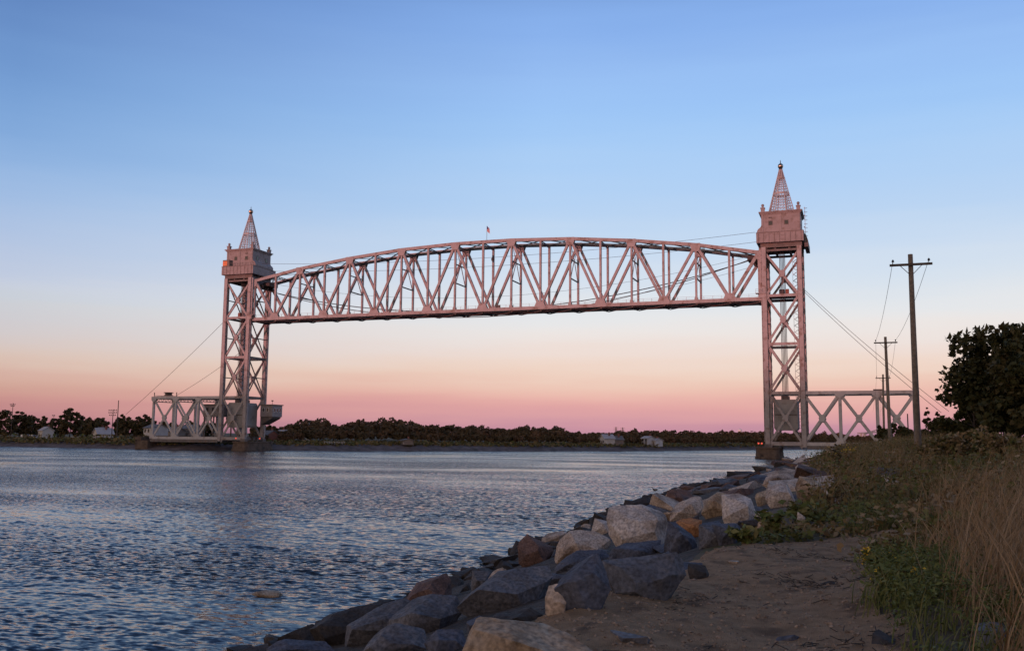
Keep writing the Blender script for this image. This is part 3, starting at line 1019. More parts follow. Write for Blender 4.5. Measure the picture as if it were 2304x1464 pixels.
def tower(s, label):
    """s=+1 the tower on the near bank (right), s=-1 the tower on the far bank (left)"""
    par = empty('lift_tower', (s * (XC + XK) / 2, W / 2, 3.4), label, 'bridge tower', 'lift towers')
    levels = [4.0, 17.5, 30.7, 43.9, 56.9]
    for x, cs in ((XC, True), (XK, False)):
        for y in (TN, TF):
            lg = MB()
            xx = s * x
            # built-up leg: two web plates joined by flange plates, deeper above the span's resting level on the canal side
            lg.box((xx, y - 0.6, 30.2), (1.25, 0.10, 54.2))
            lg.box((xx, y + 0.6, 30.2), (1.25, 0.10, 54.2))
            for q_ in (-0.61, 0.61):
                lg.box((xx + q_, y, 30.2), (0.07, 1.3, 54.1))
            lo = lg.build('leg', STEEL, par)
            leg_lacing(lo, xx, y, 4, 57, 'X', STEEL_D)
            leg_lacing(lo, xx, y, 4, 57, 'x', STEEL_D)
            if cs:
                for z0, z1, d_ in ((4.5, 43.2, 0.22), (44.2, 57.2, 0.5)):
                    MB().box((xx - s * (0.645 + d_ / 2), y, (z0 + z1) / 2), (d_, 0.7, z1 - z0)).build('guide_rail', STEEL, par)
                MB().box((xx, y, 3.5), (1.7, 1.7, 0.8)).build('base_shoe', STEEL_D, par)
    # bracing of the two long faces
    for y in (TN, TF):
        for k, (z0, z1) in enumerate(zip(levels[:-1], levels[1:])):
            zt = z1 - 0.3 if k < 3 else z1 - 1.4
            beam('diagonal', (s * (XC + .55), y - .14, z0 + 0.3), (s * (XK - .55), y - .14, zt), 0.26, 0.62, STEEL, par)
            beam('diagonal', (s * (XC + .55), y + .14, zt), (s * (XK - .55), y + .14, z0 + 0.3), 0.26, 0.62, STEEL, par)
            zc = (z0 + 0.3 + zt) / 2
            xm = s * (XC + XK) / 2
            for o in (-0.31, 0.31):
                MB().prism_y([(xm - .85, zc), (xm - .45, zc + .95), (xm + .45, zc + .95), (xm + .85, zc), (xm + .45, zc - .95), (xm - .45, zc - .95)],
                             y + o - .03, y + o + .03).build('gusset_plate', STEEL, par)
            for x, sg in ((XC, 1), (XK, -1)):
                for z in ((z0, z1) if k < 3 else (z0,)):
                    MB().prism_y([(s * (x + sg * .5), z - 1.5), (s * (x + sg * 1.15), z - .75), (s * (x + sg * 1.15), z + .75), (s * (x + sg * .5), z + 1.5)],
                                 y - .36 - .003 * (z == z0), y - .30 - .003 * (z == z0)).build('gusset_plate', STEEL, par)
        for z in levels[1:4]:
            beam('strut', (s * (XC + .65), y, z), (s * (XK - .65), y, z), 0.6, 0.75, STEEL, par)
        beam('strut', (s * (XC + .65), y, 4.0), (s * (XK - .65), y, 4.0), 0.9, 1.0, STEEL, par)
        beam('strut', (s * (XC + .65), y, 56.4), (s * (XK - .65), y, 56.4), 0.5, 0.6, STEEL_D, par)
    # bracing across the tower (canal face and back face)
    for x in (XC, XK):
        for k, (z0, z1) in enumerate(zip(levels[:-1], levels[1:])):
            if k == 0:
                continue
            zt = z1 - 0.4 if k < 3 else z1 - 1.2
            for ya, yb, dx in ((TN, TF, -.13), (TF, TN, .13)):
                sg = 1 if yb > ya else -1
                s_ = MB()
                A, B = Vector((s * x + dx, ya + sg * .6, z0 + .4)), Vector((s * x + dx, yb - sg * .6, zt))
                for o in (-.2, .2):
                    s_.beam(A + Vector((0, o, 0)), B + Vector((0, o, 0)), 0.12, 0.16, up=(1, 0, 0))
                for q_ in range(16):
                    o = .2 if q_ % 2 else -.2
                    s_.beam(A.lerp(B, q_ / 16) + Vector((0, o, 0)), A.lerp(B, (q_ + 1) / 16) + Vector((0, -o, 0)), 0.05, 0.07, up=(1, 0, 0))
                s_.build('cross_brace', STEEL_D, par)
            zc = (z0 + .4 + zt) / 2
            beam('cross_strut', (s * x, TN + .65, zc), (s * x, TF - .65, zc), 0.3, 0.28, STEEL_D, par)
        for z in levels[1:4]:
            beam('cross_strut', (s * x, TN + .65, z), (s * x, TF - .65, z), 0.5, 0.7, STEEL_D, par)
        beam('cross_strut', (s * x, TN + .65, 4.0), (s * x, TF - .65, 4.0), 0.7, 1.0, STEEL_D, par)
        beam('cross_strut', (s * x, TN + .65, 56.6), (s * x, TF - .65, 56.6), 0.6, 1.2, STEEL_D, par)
    # stair tower running up the inside of the far back leg
    st = MB()
    x0, y0 = s * (XK - 1.5), TF - 1.6
    for q_ in range(58):
        z = 5 + q_ * 0.9
        st.beam((x0 - s * (0.7 if q_ % 2 else -0.7), y0, z), (x0 + s * (0.7 if q_ % 2 else -0.7), y0, z + 0.9), 0.5, 0.08)
    for dx in (-.8, .8):
        st.box((x0 + dx, y0 - .3, 31), (0.08, 0.08, 52))
    st.build('stair', STEEL, par)
    # landing with railing where the raised span meets the tower
    lp = MB().box((s * (XC - 1.0), TN - .35, 44.6), (2.6, 1.6, 0.18))
    lp.box((s * (XC - 0.6), TN - .2, 43.9), (1.5, 1.0, 1.2))
    lo = lp.build('landing', STEEL, par)
    r = MB()
    for dx in (-1.25, -.4, .45, 1.25):
        r.box((s * (XC - 1.0) + dx, TN - 1.1, 45.2), (0.06, 0.06, 1.1))
    for z in (45.2, 45.72):
        r.box((s * (XC - 1.0), TN - 1.1, z), (2.6, 0.05, 0.05))
    r.build('railing', STEEL, lo)
    # machinery on the middle platform
    MB().box((s * (XC + XK) / 2, W / 2, 44.35), (7.9, 8.6, 0.16)).build('platform', STEEL_D, par)
    MB().box((s * (XC + 4.2), W / 2 + 1.0, 45.4), (1.5, 1.6, 1.9)).build('winch_housing', STEEL_D, par)
    MB().box((s * (XC + 5.8), W / 2 - 2.2, 45.2), (0.9, 0.9, 1.5)).build('cabinet', BRICK, par)
    # ---- head house
    zt = 57.4
    hb = MB()
    for y in (TN, W / 2, TF):
        hb.box((s * (XC + XK) / 2, y, zt + .35), (10.9, 0.6, 1.2))
    for x in (XC - .4, XC + 3, XK - 2.6, XK):
        hb.box((s * x, W / 2, zt - .35), (0.55, 9.4, 1.5))
    hb.build('sheave_girders', STEEL_D, par)
    xa, xb = XC - 1.75, XK + 1.3       # skirt
    ya, yb = TN - 1.5, TF + 1.5
    MB().box((s * (xa + xb) / 2, W / 2, 59.75), (xb - xa, yb - ya, 2.7)).build('skirt', PANEL, par)
    MB().box((s * (xa + xb) / 2, W / 2, 61.18), (xb - xa + .16, yb - ya + .16, 0.16)).build('skirt_ledge', STEEL_D, par)
    # ribs of the skirt
    for k in range(9):
        xx = s * (xa + 0.6 + k * (xb - xa - 1.2) / 8)
        MB().box((xx, ya - .03, 59.7), (0.12, 0.06, 2.5)).build('skirt_rib', STEEL_D, par)
    # body, with the scrolled bracket on the canal side
    bx0, bx1 = XC - 0.45, XK + 0.5
    by0, by1 = W / 2 - 5.15, W / 2 + 5.15
    body = MB()
    prof = [(s * x, z) for x, z in ((bx0 - 1.2, 61.27), (bx0 - 1.2, 61.9), (bx0 - .9, 62.5), (bx0 - .3, 62.95), (bx0, 63.5), (bx0, 66.6), (bx1, 66.6), (bx1, 61.27))]
    body.prism_y(prof, by0, by1)
    bo = body.build('head_house', PANEL, par)
    for x in (bx0 + .35, (bx0 + bx1) / 2, bx1 - .35):
        MB().box((s * x, by0 - .05, 63.9), (0.4, 0.1, 5.2)).build('pilaster', PANEL, bo)
    for x in ((XC + 2.0), (XC + 6.2)):
        w_ = MB().box((s * x, by0 - .03, 64.0), (1.15, 0.06, 1.3)).build('window', STEEL_D, bo)
        MB().box((s * x, by0 - .07, 64.0), (0.9, 0.03, 1.05)).build('pane', GLASS, w_)
    MB().box((s * (XC + 2.0), by0 - .04, 65.55), (0.95, 0.08, 0.28)).build('louvre', DARK, bo)
    xe = s * (bx0 if s < 0 else bx1)
    for y in (W / 2 - 2.6, W / 2 + 2.6):
        w_ = MB().box((xe + .03, y, 64.2), (0.06, 1.2, 1.5)).build('window', STEEL_D, bo)
        MB().box((xe + .07, y, 64.2), (0.03, 0.95, 1.2)).build('pane', GLASS, w_)
    co = MB()
    for z, e, t in ((66.55, .15, .22), (66.8, .35, .28), (67.08, .62, .26)):
        co.box((s * (bx0 + bx1) / 2, W / 2, z), (bx1 - bx0 + 2 * e, by1 - by0 + 2 * e, t))
    co.build('cornice', PANEL, par)
    zc = 67.21
    MB().box((s * (bx0 + bx1) / 2, W / 2, zc + .12), (8.6, 8.6, 0.3)).build('spire_base', PANEL, par)
    for dx in (bx0 + .45, bx1 - .45):
        for dy in (by0 + .45, by1 - .45):
            p_ = MB().box((s * dx, dy, zc + .55), (1.0, 1.0, 1.1))
            p_.box((s * dx, dy, zc + 1.17), (1.25, 1.25, 0.2))
            p_.box((s * dx, dy, zc + 1.42), (0.55, 0.55, 0.3))
            po = p_.build('corner_pedestal', PANEL, par)
            MB().lathe((s * dx, dy, zc + 1.95), [(0.05, -.42), (0.3, -.32), (0.42, 0), (0.3, .32), (0.05, .42)], 10).build('ball', PANEL, po, smooth=True)
    # ---- spire: eight ribs, solid skin near the tip, rows of ringed openwork below
    cx, cy = s * (bx0 + bx1) / 2, W / 2
    z0, z1, r0, r1 = zc + .27, 80.3, 3.75, 0.42
    nsd = 8

    def sp(k, t):
        a = math.pi / 8 + k * math.pi / 4
        r_ = r0 + (r1 - r0) * t
        return Vector((cx + r_ * math.cos(a), cy + r_ * math.sin(a), z0 + (z1 - z0) * t))
    for k in range(nsd):
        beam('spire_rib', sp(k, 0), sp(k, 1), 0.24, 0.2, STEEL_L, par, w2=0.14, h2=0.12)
    for t in (0.0, 0.44, 0.80):
        rg = MB()
        for k in range(nsd):
            rg.beam(sp(k, t), sp(k + 1, t), 0.22, 0.26)
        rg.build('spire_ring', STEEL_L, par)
    for k in range(nsd):
        pn = MB()
        A0, B0, A1, B1 = sp(k, .80), sp(k + 1, .80), sp(k, 1), sp(k + 1, 1)
        pn.add([A0, B0, B1, A1], [(0, 1, 2, 3)])
        pn.build('spire_plate', PANEL, par)
        t = 0.0
        lat = MB()
        row = 0
        while t < 0.80:
            n_ = 3 if t < 0.42 else 2
            wd = (sp(k, t) - sp(k + 1, t)).length
            cell = wd / n_
            dt = cell / (sp(k, 0) - sp(k, 1)).length
            P0, P1, P2, P3 = sp(k, t), sp(k + 1, t), sp(k, min(.8, t + dt)), sp(k + 1, min(.8, t + dt))
            for j in range(n_):
                c = ((P0.lerp(P1, (j + .5) / n_)) + (P2.lerp(P3, (j + .5) / n_))) / 2
                a1 = (P1 - P0).normalized()
                a2 = (((P2 + P3) - (P0 + P1)) / 2).normalized()
                lat.torus(c, a1, a2, cell * .40, 0.036, 8, 3)
                if j:
                    lat.beam(P0.lerp(P1, j / n_), P2.lerp(P3, j / n_), 0.07, 0.07)
            lat.beam(P2, P3, 0.08, 0.08)
            t += dt
            row += 1
        tag(lat.build('spire_openwork', STEEL_L, par), kind='stuff')
    fb = MB().lathe((cx, cy, 80.2), [(0.42, 0), (0.6, .12), (0.35, .25)], 12).build('spire_collar', STEEL_D, par)
    MB().lathe((cx, cy, 81.2), [(0.06, -.8), (.4, -.7), (.66, -.42), (.78, 0), (.66, .42), (.4, .68), (.12, .8)], 16).build('gilded_ball', BALL, par, smooth=True)
    MB().lathe((cx, cy, 81.9), [(0.28, 0), (0.12, .15), (0.07, .9), (0.02, 1.1)], 8).build('finial', DARK, par)
    if s > 0:
        # caged ladder up the back of the head house
        l = MB()
        for dy in (-.3, .3):
            l.box((xb + .35, W / 2 - 3.5 + dy, 63.2), (0.08, 0.08, 10))
        for q_ in range(20):
            l.box((xb + .35, W / 2 - 3.5, 58.6 + q_ * .5), (0.05, 0.6, 0.05))
        for q_ in range(8):
            l.torus((xb + .55, W / 2 - 3.5, 60.2 + q_ * 1.1), (1, 0, 0), (0, 1, 0), .42, .035, 10, 4)
        for q_ in range(3):
            l.box((xb + .2, W / 2 - 3.5, 59.5 + q_ * 3.2), (0.4, 0.7, 0.06))
        l.build('caged_ladder', STEEL, par)
        MB().prism_y([(xb + .03, 57.2), (xb + .03, 61.0), (xb + .5, 60.6), (xb + 1.0, 59.0), (xb + 1.05, 57.2)], ya + 3.0, yb).build('back_apron', STEEL_D, par)
    else:
        ob = MB().box((s * (xb - 1.6), ya + .85, 62.35), (2.6, 1.6, 2.2)).build('control_cabin', SHINGLE, par)
        MB().box((s * (xb - 1.2), ya + .02, 62.25), (1.7, 0.06, 1.55)).build('sun_glint_panel', ORANGE, ob)  # sun glint painted onto the cabin front
        r = MB()
        for k in range(12):
            r.box((s * (xa + k * 1.05), ya + .08, 61.75), (0.06, 0.06, 1.0))
        r.box((s * (xa + 5.8), ya + .08, 62.25), (11.7, 0.05, 0.05))
        r.build('skirt_railing', STEEL_D, par)
    # short suspender ropes from the head to the span
    rp = MB()
    for y in (1.4, 2.0, W - 2.0, W - 1.4):
        rp.tube([(s * 81.6, y, 55.8), (s * 81.6, y, 58.4)], 0.09, 5)
    rp.build('suspender_ropes', ROPE, par)
    return par


def counterweight(s, label):
    xc = s * (XC + XK) / 2
    par = empty('counterweight', (xc, W / 2, 7.6), label, 'counterweight', 'counterweights')
    prof = [(xc - 3.1, 8.2), (xc - 2.7, 7.6), (xc + 2.7, 7.6), (xc + 3.1, 8.2), (xc + 3.1, 15.2), (xc + 2.6, 15.8), (xc - 2.6, 15.8), (xc - 3.1, 15.2)]
    MB().prism_y(prof, TN + 1.2, TF - 1.2).build('block', CWT, par)
    for y in (TN + 1.16, TF - 1.16):
        MB().box((xc, y, 11.7), (5.7, 0.05, 0.35)).build('band', STEEL_D, par)
    rp = MB()
    for y in (W / 2 - 2.6, W / 2 - 2.2, W / 2 + 2.2, W / 2 + 2.6):
        for dx in (-.7, -.35, 0, .35):
            rp.tube([(xc + dx, y, 15.75), (xc + dx, y, 58.4)], 0.075, 4)
    rp.build('counterweight_ropes', ROPE, par)
    for y in (W / 2 - 2.4, W / 2 + 2.4):
        MB().box((xc - .2, y, 16.3), (1.9, 0.8, 1.1)).build('rope_anchor', STEEL_D, par)


def approach(s, label):
    xs = [XK, 101.5, 110.75, 120.0]
    par = empty('approach_span', (s * xs[-1], W / 2, 2.9), label, 'bridge span', 'approach spans')
    zb, zt = 4.0, 17.5
    for y in (TN, TF):
        for k, (a, b) in enumerate(zip(xs[:-1], xs[1:])):
            a_ = a + .65 if k == 0 else a
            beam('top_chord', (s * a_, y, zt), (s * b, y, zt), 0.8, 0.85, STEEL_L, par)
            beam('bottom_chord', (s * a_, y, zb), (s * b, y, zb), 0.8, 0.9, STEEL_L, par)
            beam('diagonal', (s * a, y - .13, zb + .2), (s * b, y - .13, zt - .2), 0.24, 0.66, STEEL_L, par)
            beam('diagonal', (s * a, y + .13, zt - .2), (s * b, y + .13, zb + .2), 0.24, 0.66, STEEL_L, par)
            xm, zc = s * (a + b) / 2, (zb + zt) / 2
            for o in (-.3, .3):
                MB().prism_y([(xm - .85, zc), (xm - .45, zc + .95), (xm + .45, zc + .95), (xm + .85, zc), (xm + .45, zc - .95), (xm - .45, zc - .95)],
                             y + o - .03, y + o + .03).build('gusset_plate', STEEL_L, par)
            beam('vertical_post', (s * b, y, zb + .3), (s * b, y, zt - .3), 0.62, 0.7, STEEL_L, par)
            for z, sg in ((zt, -1), (zb, 1)):
                for o in (-.42, .42):
                    e = .8 if b == xs[-1] else 1.5
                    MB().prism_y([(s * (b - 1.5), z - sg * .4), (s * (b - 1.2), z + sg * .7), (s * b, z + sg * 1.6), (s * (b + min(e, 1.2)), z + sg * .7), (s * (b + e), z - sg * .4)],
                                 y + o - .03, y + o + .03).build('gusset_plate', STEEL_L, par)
            # the same X seen in the first bay under the tower
    for k, x in enumerate(xs):
        beam('floor_beam', (s * x, TN + .42, zb - .3), (s * x, TF - .42, zb - .3), 0.5, 1.3, STEEL_D, par)
        if k:
            tp = MB()
            for dz in (-.1, -1.3):
                tp.beam((s * x, TN + .42, zt + dz), (s * x, TF - .42, zt + dz), 0.34, 0.26)
            for j in range(10):
                y_a, y_b = TN + .5 + j * .914, TN + .5 + (j + 1) * .914
                tp.beam((s * x, y_a, zt - (.1 if j % 2 else 1.3)), (s * x, y_b, zt - (1.3 if j % 2 else .1)), 0.1, 0.1)
            tp.build('portal_strut', STEEL_D, par)
    for y in (W / 2 - 1.1, W / 2 + 1.1):
        beam('stringer', (s * (XC - 1), y, zb - .2), (s * 121, y, zb - .2), 0.4, 1.0, STEEL_D, par)
    beam('deck', (s * (XC - 1), W / 2, zb + .42), (s * 121, W / 2, zb + .42), 4.2, 0.2, DARK, par)
    for y in (W / 2 - .75, W / 2 + .75):
        beam('rail', (s * (XC - 1), y, zb + .6), (s * 140, y, zb + .6), 0.08, 0.15, DARK, par)
    for y in (TN - .46, TF + .46):
        beam('fascia_girder', (s * (XK + .7), y, zb - .95), (s * 120.4, y, zb - .95), 0.2, 0.85, STEEL_D, par)
    for a, b in zip(xs[:-1], xs[1:]):
        beam('lateral_brace', (s * a, TN + .42, zt - .1), (s * b, TF - .42, zt - .1), 0.3, 0.24, STEEL_D, par)
        beam('lateral_brace', (s * a, TF - .42, zt - .4), (s * b, TN + .42, zt - .4), 0.3, 0.24, STEEL_D, par)
    if s < 0:
        # cable reel and platform on the portal at the land end
        pl = MB().beam((-120.2, W / 2 - 4, 18.25), (-111, W / 2 - 4, 17.98), 2.2, 0.14).build('portal_platform', STEEL_D, par)
        MB().lathe((-115.0, W / 2 - 4, 18.3), [(1.5, 0), (1.5, .15), (1.15, .2), (1.15, .8), (1.6, .85), (1.6, 1.05)], 16).build('cable_reel', DARK, pl)
        for x in (-120, -110.75):
            MB().tube([(x, TN, 17.9), (x, TN, 19.3)], [.1, .16], 6).build('lamp_post', DARK, par)
    else:
        MB().box((110.9, TN, 18.1), (2.2, 1.0, 0.35)).build('junction_cover', STEEL_D, par)
        l = MB()
        for dx in (-.25, .25):
            l.box((111.6 + dx, TN - .42, 10.8), (0.05, 0.05, 12))
        for q_ in range(24):
            l.box((111.6, TN - .42, 5.2 + q_ * .5), (0.5, 0.04, 0.04))
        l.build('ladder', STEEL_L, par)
    return par


def pier(s, label, lamps):
    par = empty('pier', (s * 83.2, W / 2, -2.5), label, 'bridge pier', 'bridge piers')
    def ring(g, z):
        out = []
        hx, hy = 3.25 + g, 8.0 + g
        for q_ in range(28):
            a = 2 * math.pi * q_ / 28
            c_, s_ = math.cos(a), math.sin(a)
            k = 0.38
            out.append((s * 83.0 + hx * math.copysign(abs(c_) ** k, c_), W / 2 + hy * math.copysign(abs(s_) ** k, s_), z))
        return out
    zs = [(-2.5, .3), (0.55, .3), (0.6, .12), (1.5, .08), (1.55, 0.0), (2.65, 0.0), (2.7, .22), (3.1, .22)]
    v, f = [], []
    for z, g in zs:
        v += ring(g, z)
    n = 28
    for k in range(len(zs) - 1):
        for j in range(n):
            f.append((k * n + j, k * n + (j + 1) % n, (k + 1) * n + (j + 1) % n, (k + 1) * n + j))
    f.append(tuple(range(n))[::-1])
    f.append(tuple((len(zs) - 1) * n + j for j in range(n)))
    mb = MB()
    mb.add(v, f)
    mb.build('pier_block', CONC, par)
    for x, y in lamps:
        lp = MB().box((x, y, 3.35), (0.35, 0.35, 0.5)).tube([(x, y, 3.5), (x, y, 3.9)], .08, 6).build('lamp_stand', DARK, par)
        MB().lathe((x, y, 4.05), [(.05, -.24), (.2, -.16), (.24, 0), (.2, .16), (.05, .24)], 10).build('lamp_lens', REDLAMP, lp)


lift_span()
tower(1, 'steel lift tower with lattice spire on the near bank behind the utility poles')
tower(-1, 'steel lift tower with lattice spire and cabin panel coloured as orange sun glint on the far bank')
counterweight(1, 'grey concrete counterweight low in the tower nearer the utility poles')
counterweight(-1, 'grey concrete counterweight low in the tower on the far bank')
approach(1, 'fixed truss span running from the near tower to the utility poles')
approach(-1, 'fixed truss span beside the far tower with a dark reel on its top')
pier(1, 'round-ended stained pier standing in the water under the nearer tower', [(80.7, -2.6), (81.6, -3.0)])
pier(-1, 'low stained pier with two red lamps under the far tower', [(-84.6, -3.0), (-79.9, 3.4)])


def cabin_on_tower():
    """operator's house bracketed off the far canal leg of the far tower"""
    x0, x1, y0, y1 = -82.3, -77.6, 6.6, 12.4
    par = empty('control_house', ((x0 + x1) / 2, (y0 + y1) / 2, 10.0), 'small grey operator house bracketed off the far tower above the water', 'house')
    MB().box(((x0 + x1) / 2, (y0 + y1) / 2, 13.2), (x1 - x0, y1 - y0, 3.8)).build('wall', PANEL, par)
    MB().box(((x0 + x1) / 2, (y0 + y1) / 2, 15.25), (x1 - x0 + .6, y1 - y0 + .6, 0.3)).build('roof', SHINGLE, par)
    MB().prism_y([(x0, 11.25), (x1, 11.25), (x1 - .6, 10.6), (x0 + 1.2, 9.2), (x0, 8.6)], y0 + .4, y1 - .4).build('bracket', STEEL_D, par)
    for y in (7.8, 9.5, 11.2):
        w_ = MB().box((x1 + .03, y, 13.6), (0.06, 1.1, 1.4)).build('window', WHITE, par)
        MB().box((x1 + .07, y, 13.6), (0.03, 0.9, 1.2)).build('pane', GLASS, w_)
    for x in (-81.0, -79.4):
        w_ = MB().box((x, y0 - .03, 13.6), (0.9, 0.06, 1.4)).build('window', WHITE, par)
        MB().box((x, y0 - .07, 13.6), (0.7, 0.03, 1.2)).build('pane', GLASS, w_)
    MB().tube([(x1 - .5, y0 + .6, 15.3), (x1 - .5, y0 + .6, 16.5)], .06, 6).box((x1 - .5, y0 + .6, 16.6), (0.5, 0.5, 0.35)).build('horn', DARK, par)
    # machinery house over the deck of the approach span
    par = empty('machinery_house', (-99, W / 2 + 1.5, 4.4), 'grey raised machinery house between the trusses of the far approach span', 'house')
    MB().box((-98.6, W / 2 + 1.6, 13.2), (8.0, 5.6, 4.0)).build('wall', PANEL, par)
    MB().box((-98.6, W / 2 + 1.6, 15.3), (8.5, 6.1, 0.25)).build('roof', SHINGLE, par)
    for x in (-102.2, -95.0):
        for y in (W / 2 - .9, W / 2 + 4.1):
            MB().beam((x, y, 4.4), (x, y, 11.2), .35, .35).build('post', STEEL_D, par)
    for x in (-101, -98.6, -96.2):
        w_ = MB().box((x, W / 2 - 1.23, 13.6), (1.1, 0.06, 1.3)).build('window', STEEL_D, par)
        MB().box((x, W / 2 - 1.27, 13.6), (0.85, 0.03, 1.05)).build('pane', GLASS, w_)
    MB().box((-90.4, W / 2 + 3.4, 12.0), (1.4, 2.4, 6.4)).build('vent_shaft', DARK, par)


cabin_on_tower()


def cable(name, pts, r, m_, label, group=None, n=40, sag=None):
    """hanging wire between two points with a given sag"""
    a, b = Vector(pts[0]), Vector(pts[1])
    q_ = []
    for k in range(n + 1):
        t = k / n
        p = a.lerp(b, t)
        p.z -= sag * 4 * t * (1 - t)
        q_.append(p)
    o = MB().tube(q_, r, 5).build(name, m_, None, loc=a)
    return tag(o, label, 'cable', group)


cable('power_cable', [(-80.5, YF + 1.5, 53.6), (80.5, YF + 1.5, 56.6)], .14, ROPE, 'upper of the two thick dark cables sagging behind the lift span trusses', 'tower cables', sag=10.6)
cable('power_cable', [(-80.5, YN + 2.2, 53.8), (80.5, YN + 2.2, 55.2)], .12, ROPE, 'lower of the two thick dark cables sagging behind the lift span trusses', 'tower cables', sag=13.0)
for k, (y, z) in enumerate(((1.5, 62.2), (7.0, 60.6))):
    cable('messenger_wire', [(-80.6, y, z), (80.6, y, z)], .05, WIRE,
          ['higher thin wire strung between the tower heads above the span', 'lower thin wire strung between the tower heads above the span'][k], 'tower wires', sag=2.6)
for k, (y, z) in enumerate(((3.0, 61.2), (5.0, 58.5))):
    cable('signal_wire', [(-80.6, y, z - 5), (80.6, y, z - 5)], .04, WIRE,
          ['upper thin wire looped through the lift span below its top chord', 'lower thin wire looped through the lift span below its top chord'][k], 'tower wires', sag=8.5 + 1.5 * k)
A = at(2135, 925, 232)
cable('guy_wire', [(XK + .8, TF, 46.5), (A.x, A.y, A.z)], .06, WIRE, 'upper of two thin wires slanting down from the near tower past the poles', 'slanting wires', sag=.8)
A = at(2118, 928, 226)
cable('guy_wire', [(XK + .8, TN, 44.8), (A.x, A.y, A.z)], .06, WIRE, 'lower of two thin wires slanting down from the near tower past the poles', 'slanting wires', sag=.8)
A = at(283, 932, 345)
cable('guy_wire', [(-XK - .8, TN, 42.6), (A.x, A.y, A.z)], .06, WIRE, 'longer thin wire slanting down to the trees from the far tower', 'slanting wires', sag=.6)
A = at(396, 890, 330)
cable('guy_wire', [(-XK - .8, TF, 33.5), (A.x, A.y, A.z)], .06, WIRE, 'shorter thin wire slanting from the far tower to the end of its approach span', 'slanting wires', sag=.5)

# abutments
for s, lab in ((1, 'plain concrete abutment under the land end of the near approach span'), (-1, 'plain concrete abutment under the land end of the far approach span')):
    o = MB().box((s * 123.2, W / 2, 1.6), (5.2, 13, 3.0)).box((s * 124.6, W / 2, 3.6), (2.4, 13, 1.4)).build('abutment', CONC, None, loc=(s * 123.2, W / 2, 0))
    tag(o, lab, 'abutment', 'bridge abutments')

# ------------------------------------------------------------------ boulders of the bank
def hull_rock(pts, seed, rel=0.035, cuts=2):
    """angular quarry stone: hull of the given points, edges worn, faces slightly uneven; returns verts, faces"""
    bm = bmesh.new()
    for p in pts:
        bm.verts.new(p)
    r = bmesh.ops.convex_hull(bm, input=bm.verts)
    junk = [e for e in r['geom_interior'] if isinstance(e, bmesh.types.BMVert)] + [e for e in r['geom_unused'] if isinstance(e, bmesh.types.BMVert)]
    junk = list(set(junk))
    if junk:
        bmesh.ops.delete(bm, geom=junk, context='VERTS')
    c = sum((v.co for v in bm.verts), Vector()) / len(bm.verts)
    size = max((v.co - c).length for v in bm.verts)
    rc = random.Random(seed * 31 + 7)
    for k_ in range(3):                                   # break off flat chips
        nrm = Vector((rc.gauss(0, 1), rc.gauss(-.4, 1), rc.gauss(.35, .8))).normalized()
        far_d = max((v.co - c).dot(nrm) for v in bm.verts)
        g_ = bmesh.ops.bisect_plane(bm, geom=bm.verts[:] + bm.edges[:] + bm.faces[:], plane_co=c + nrm * far_d * rc.uniform(.72, .9), plane_no=nrm, clear_outer=True)
        ed = [e for e in g_['geom_cut'] if isinstance(e, bmesh.types.BMEdge)]
        if len(ed) > 2:
            bmesh.ops.edgeloop_fill(bm, edges=ed)
    bmesh.ops.dissolve_limit(bm, angle_limit=math.radians(13), verts=bm.verts, edges=bm.edges)
    try:
        bmesh.ops.bevel(bm, geom=list(bm.edges), offset=size * 0.011, segments=1, affect='EDGES', clamp_overlap=True)
    except Exception:
        pass
    bmesh.ops.triangulate(bm, faces=bm.faces)
    for _ in range(cuts):
        long_ = [e for e in bm.edges if e.calc_length() > size * (0.34, 0.2, 0.11)[_]]
        if long_:
            bmesh.ops.subdivide_edges(bm, edges=long_, cuts=1, use_grid_fill=True)
            bmesh.ops.triangulate(bm, faces=[f for f in bm.faces if len(f.verts) > 3])
    bm.normal_update()
    for v in bm.verts:
        q_ = v.co / size * 2.1 + Vector((seed * 3.7, seed * 1.3, 0))
        n1 = noise.noise(q_)
        n2 = noise.noise(q_ * 3.1)
        n3 = abs(noise.noise(q_ * 1.4 + Vector((9, 2, 4))))
        v.co += v.normal * size * rel * (n1 * 0.7 + n2 * 0.6 + noise.noise(q_ * 7.3) * 0.4 - n3 * 0.5)
    bmesh.ops.recalc_face_normals(bm, faces=bm.faces)
    return bm


def rock_obj(name, pts, m_, seed, label, group=None, rel=0.02, cuts=3, cat='boulder'):
    pts = [Vector(p) for p in pts]
    zmin = min(p.z for p in pts)
    c = sum(pts, Vector()) / len(pts)
    loc = Vector((c.x, c.y, zmin))
    bm = hull_rock([p - loc for p in pts], seed, rel, cuts)
    me = bpy.data.meshes.new(name)
    bm.to_mesh(me)
    bm.free()
    me.polygons.foreach_set('use_smooth', [True] * len(me.polygons))
    me.set_sharp_from_angle(angle=math.radians(13))
    o = link(name, me, m_, None, loc)
    return tag(o, label, cat, group)


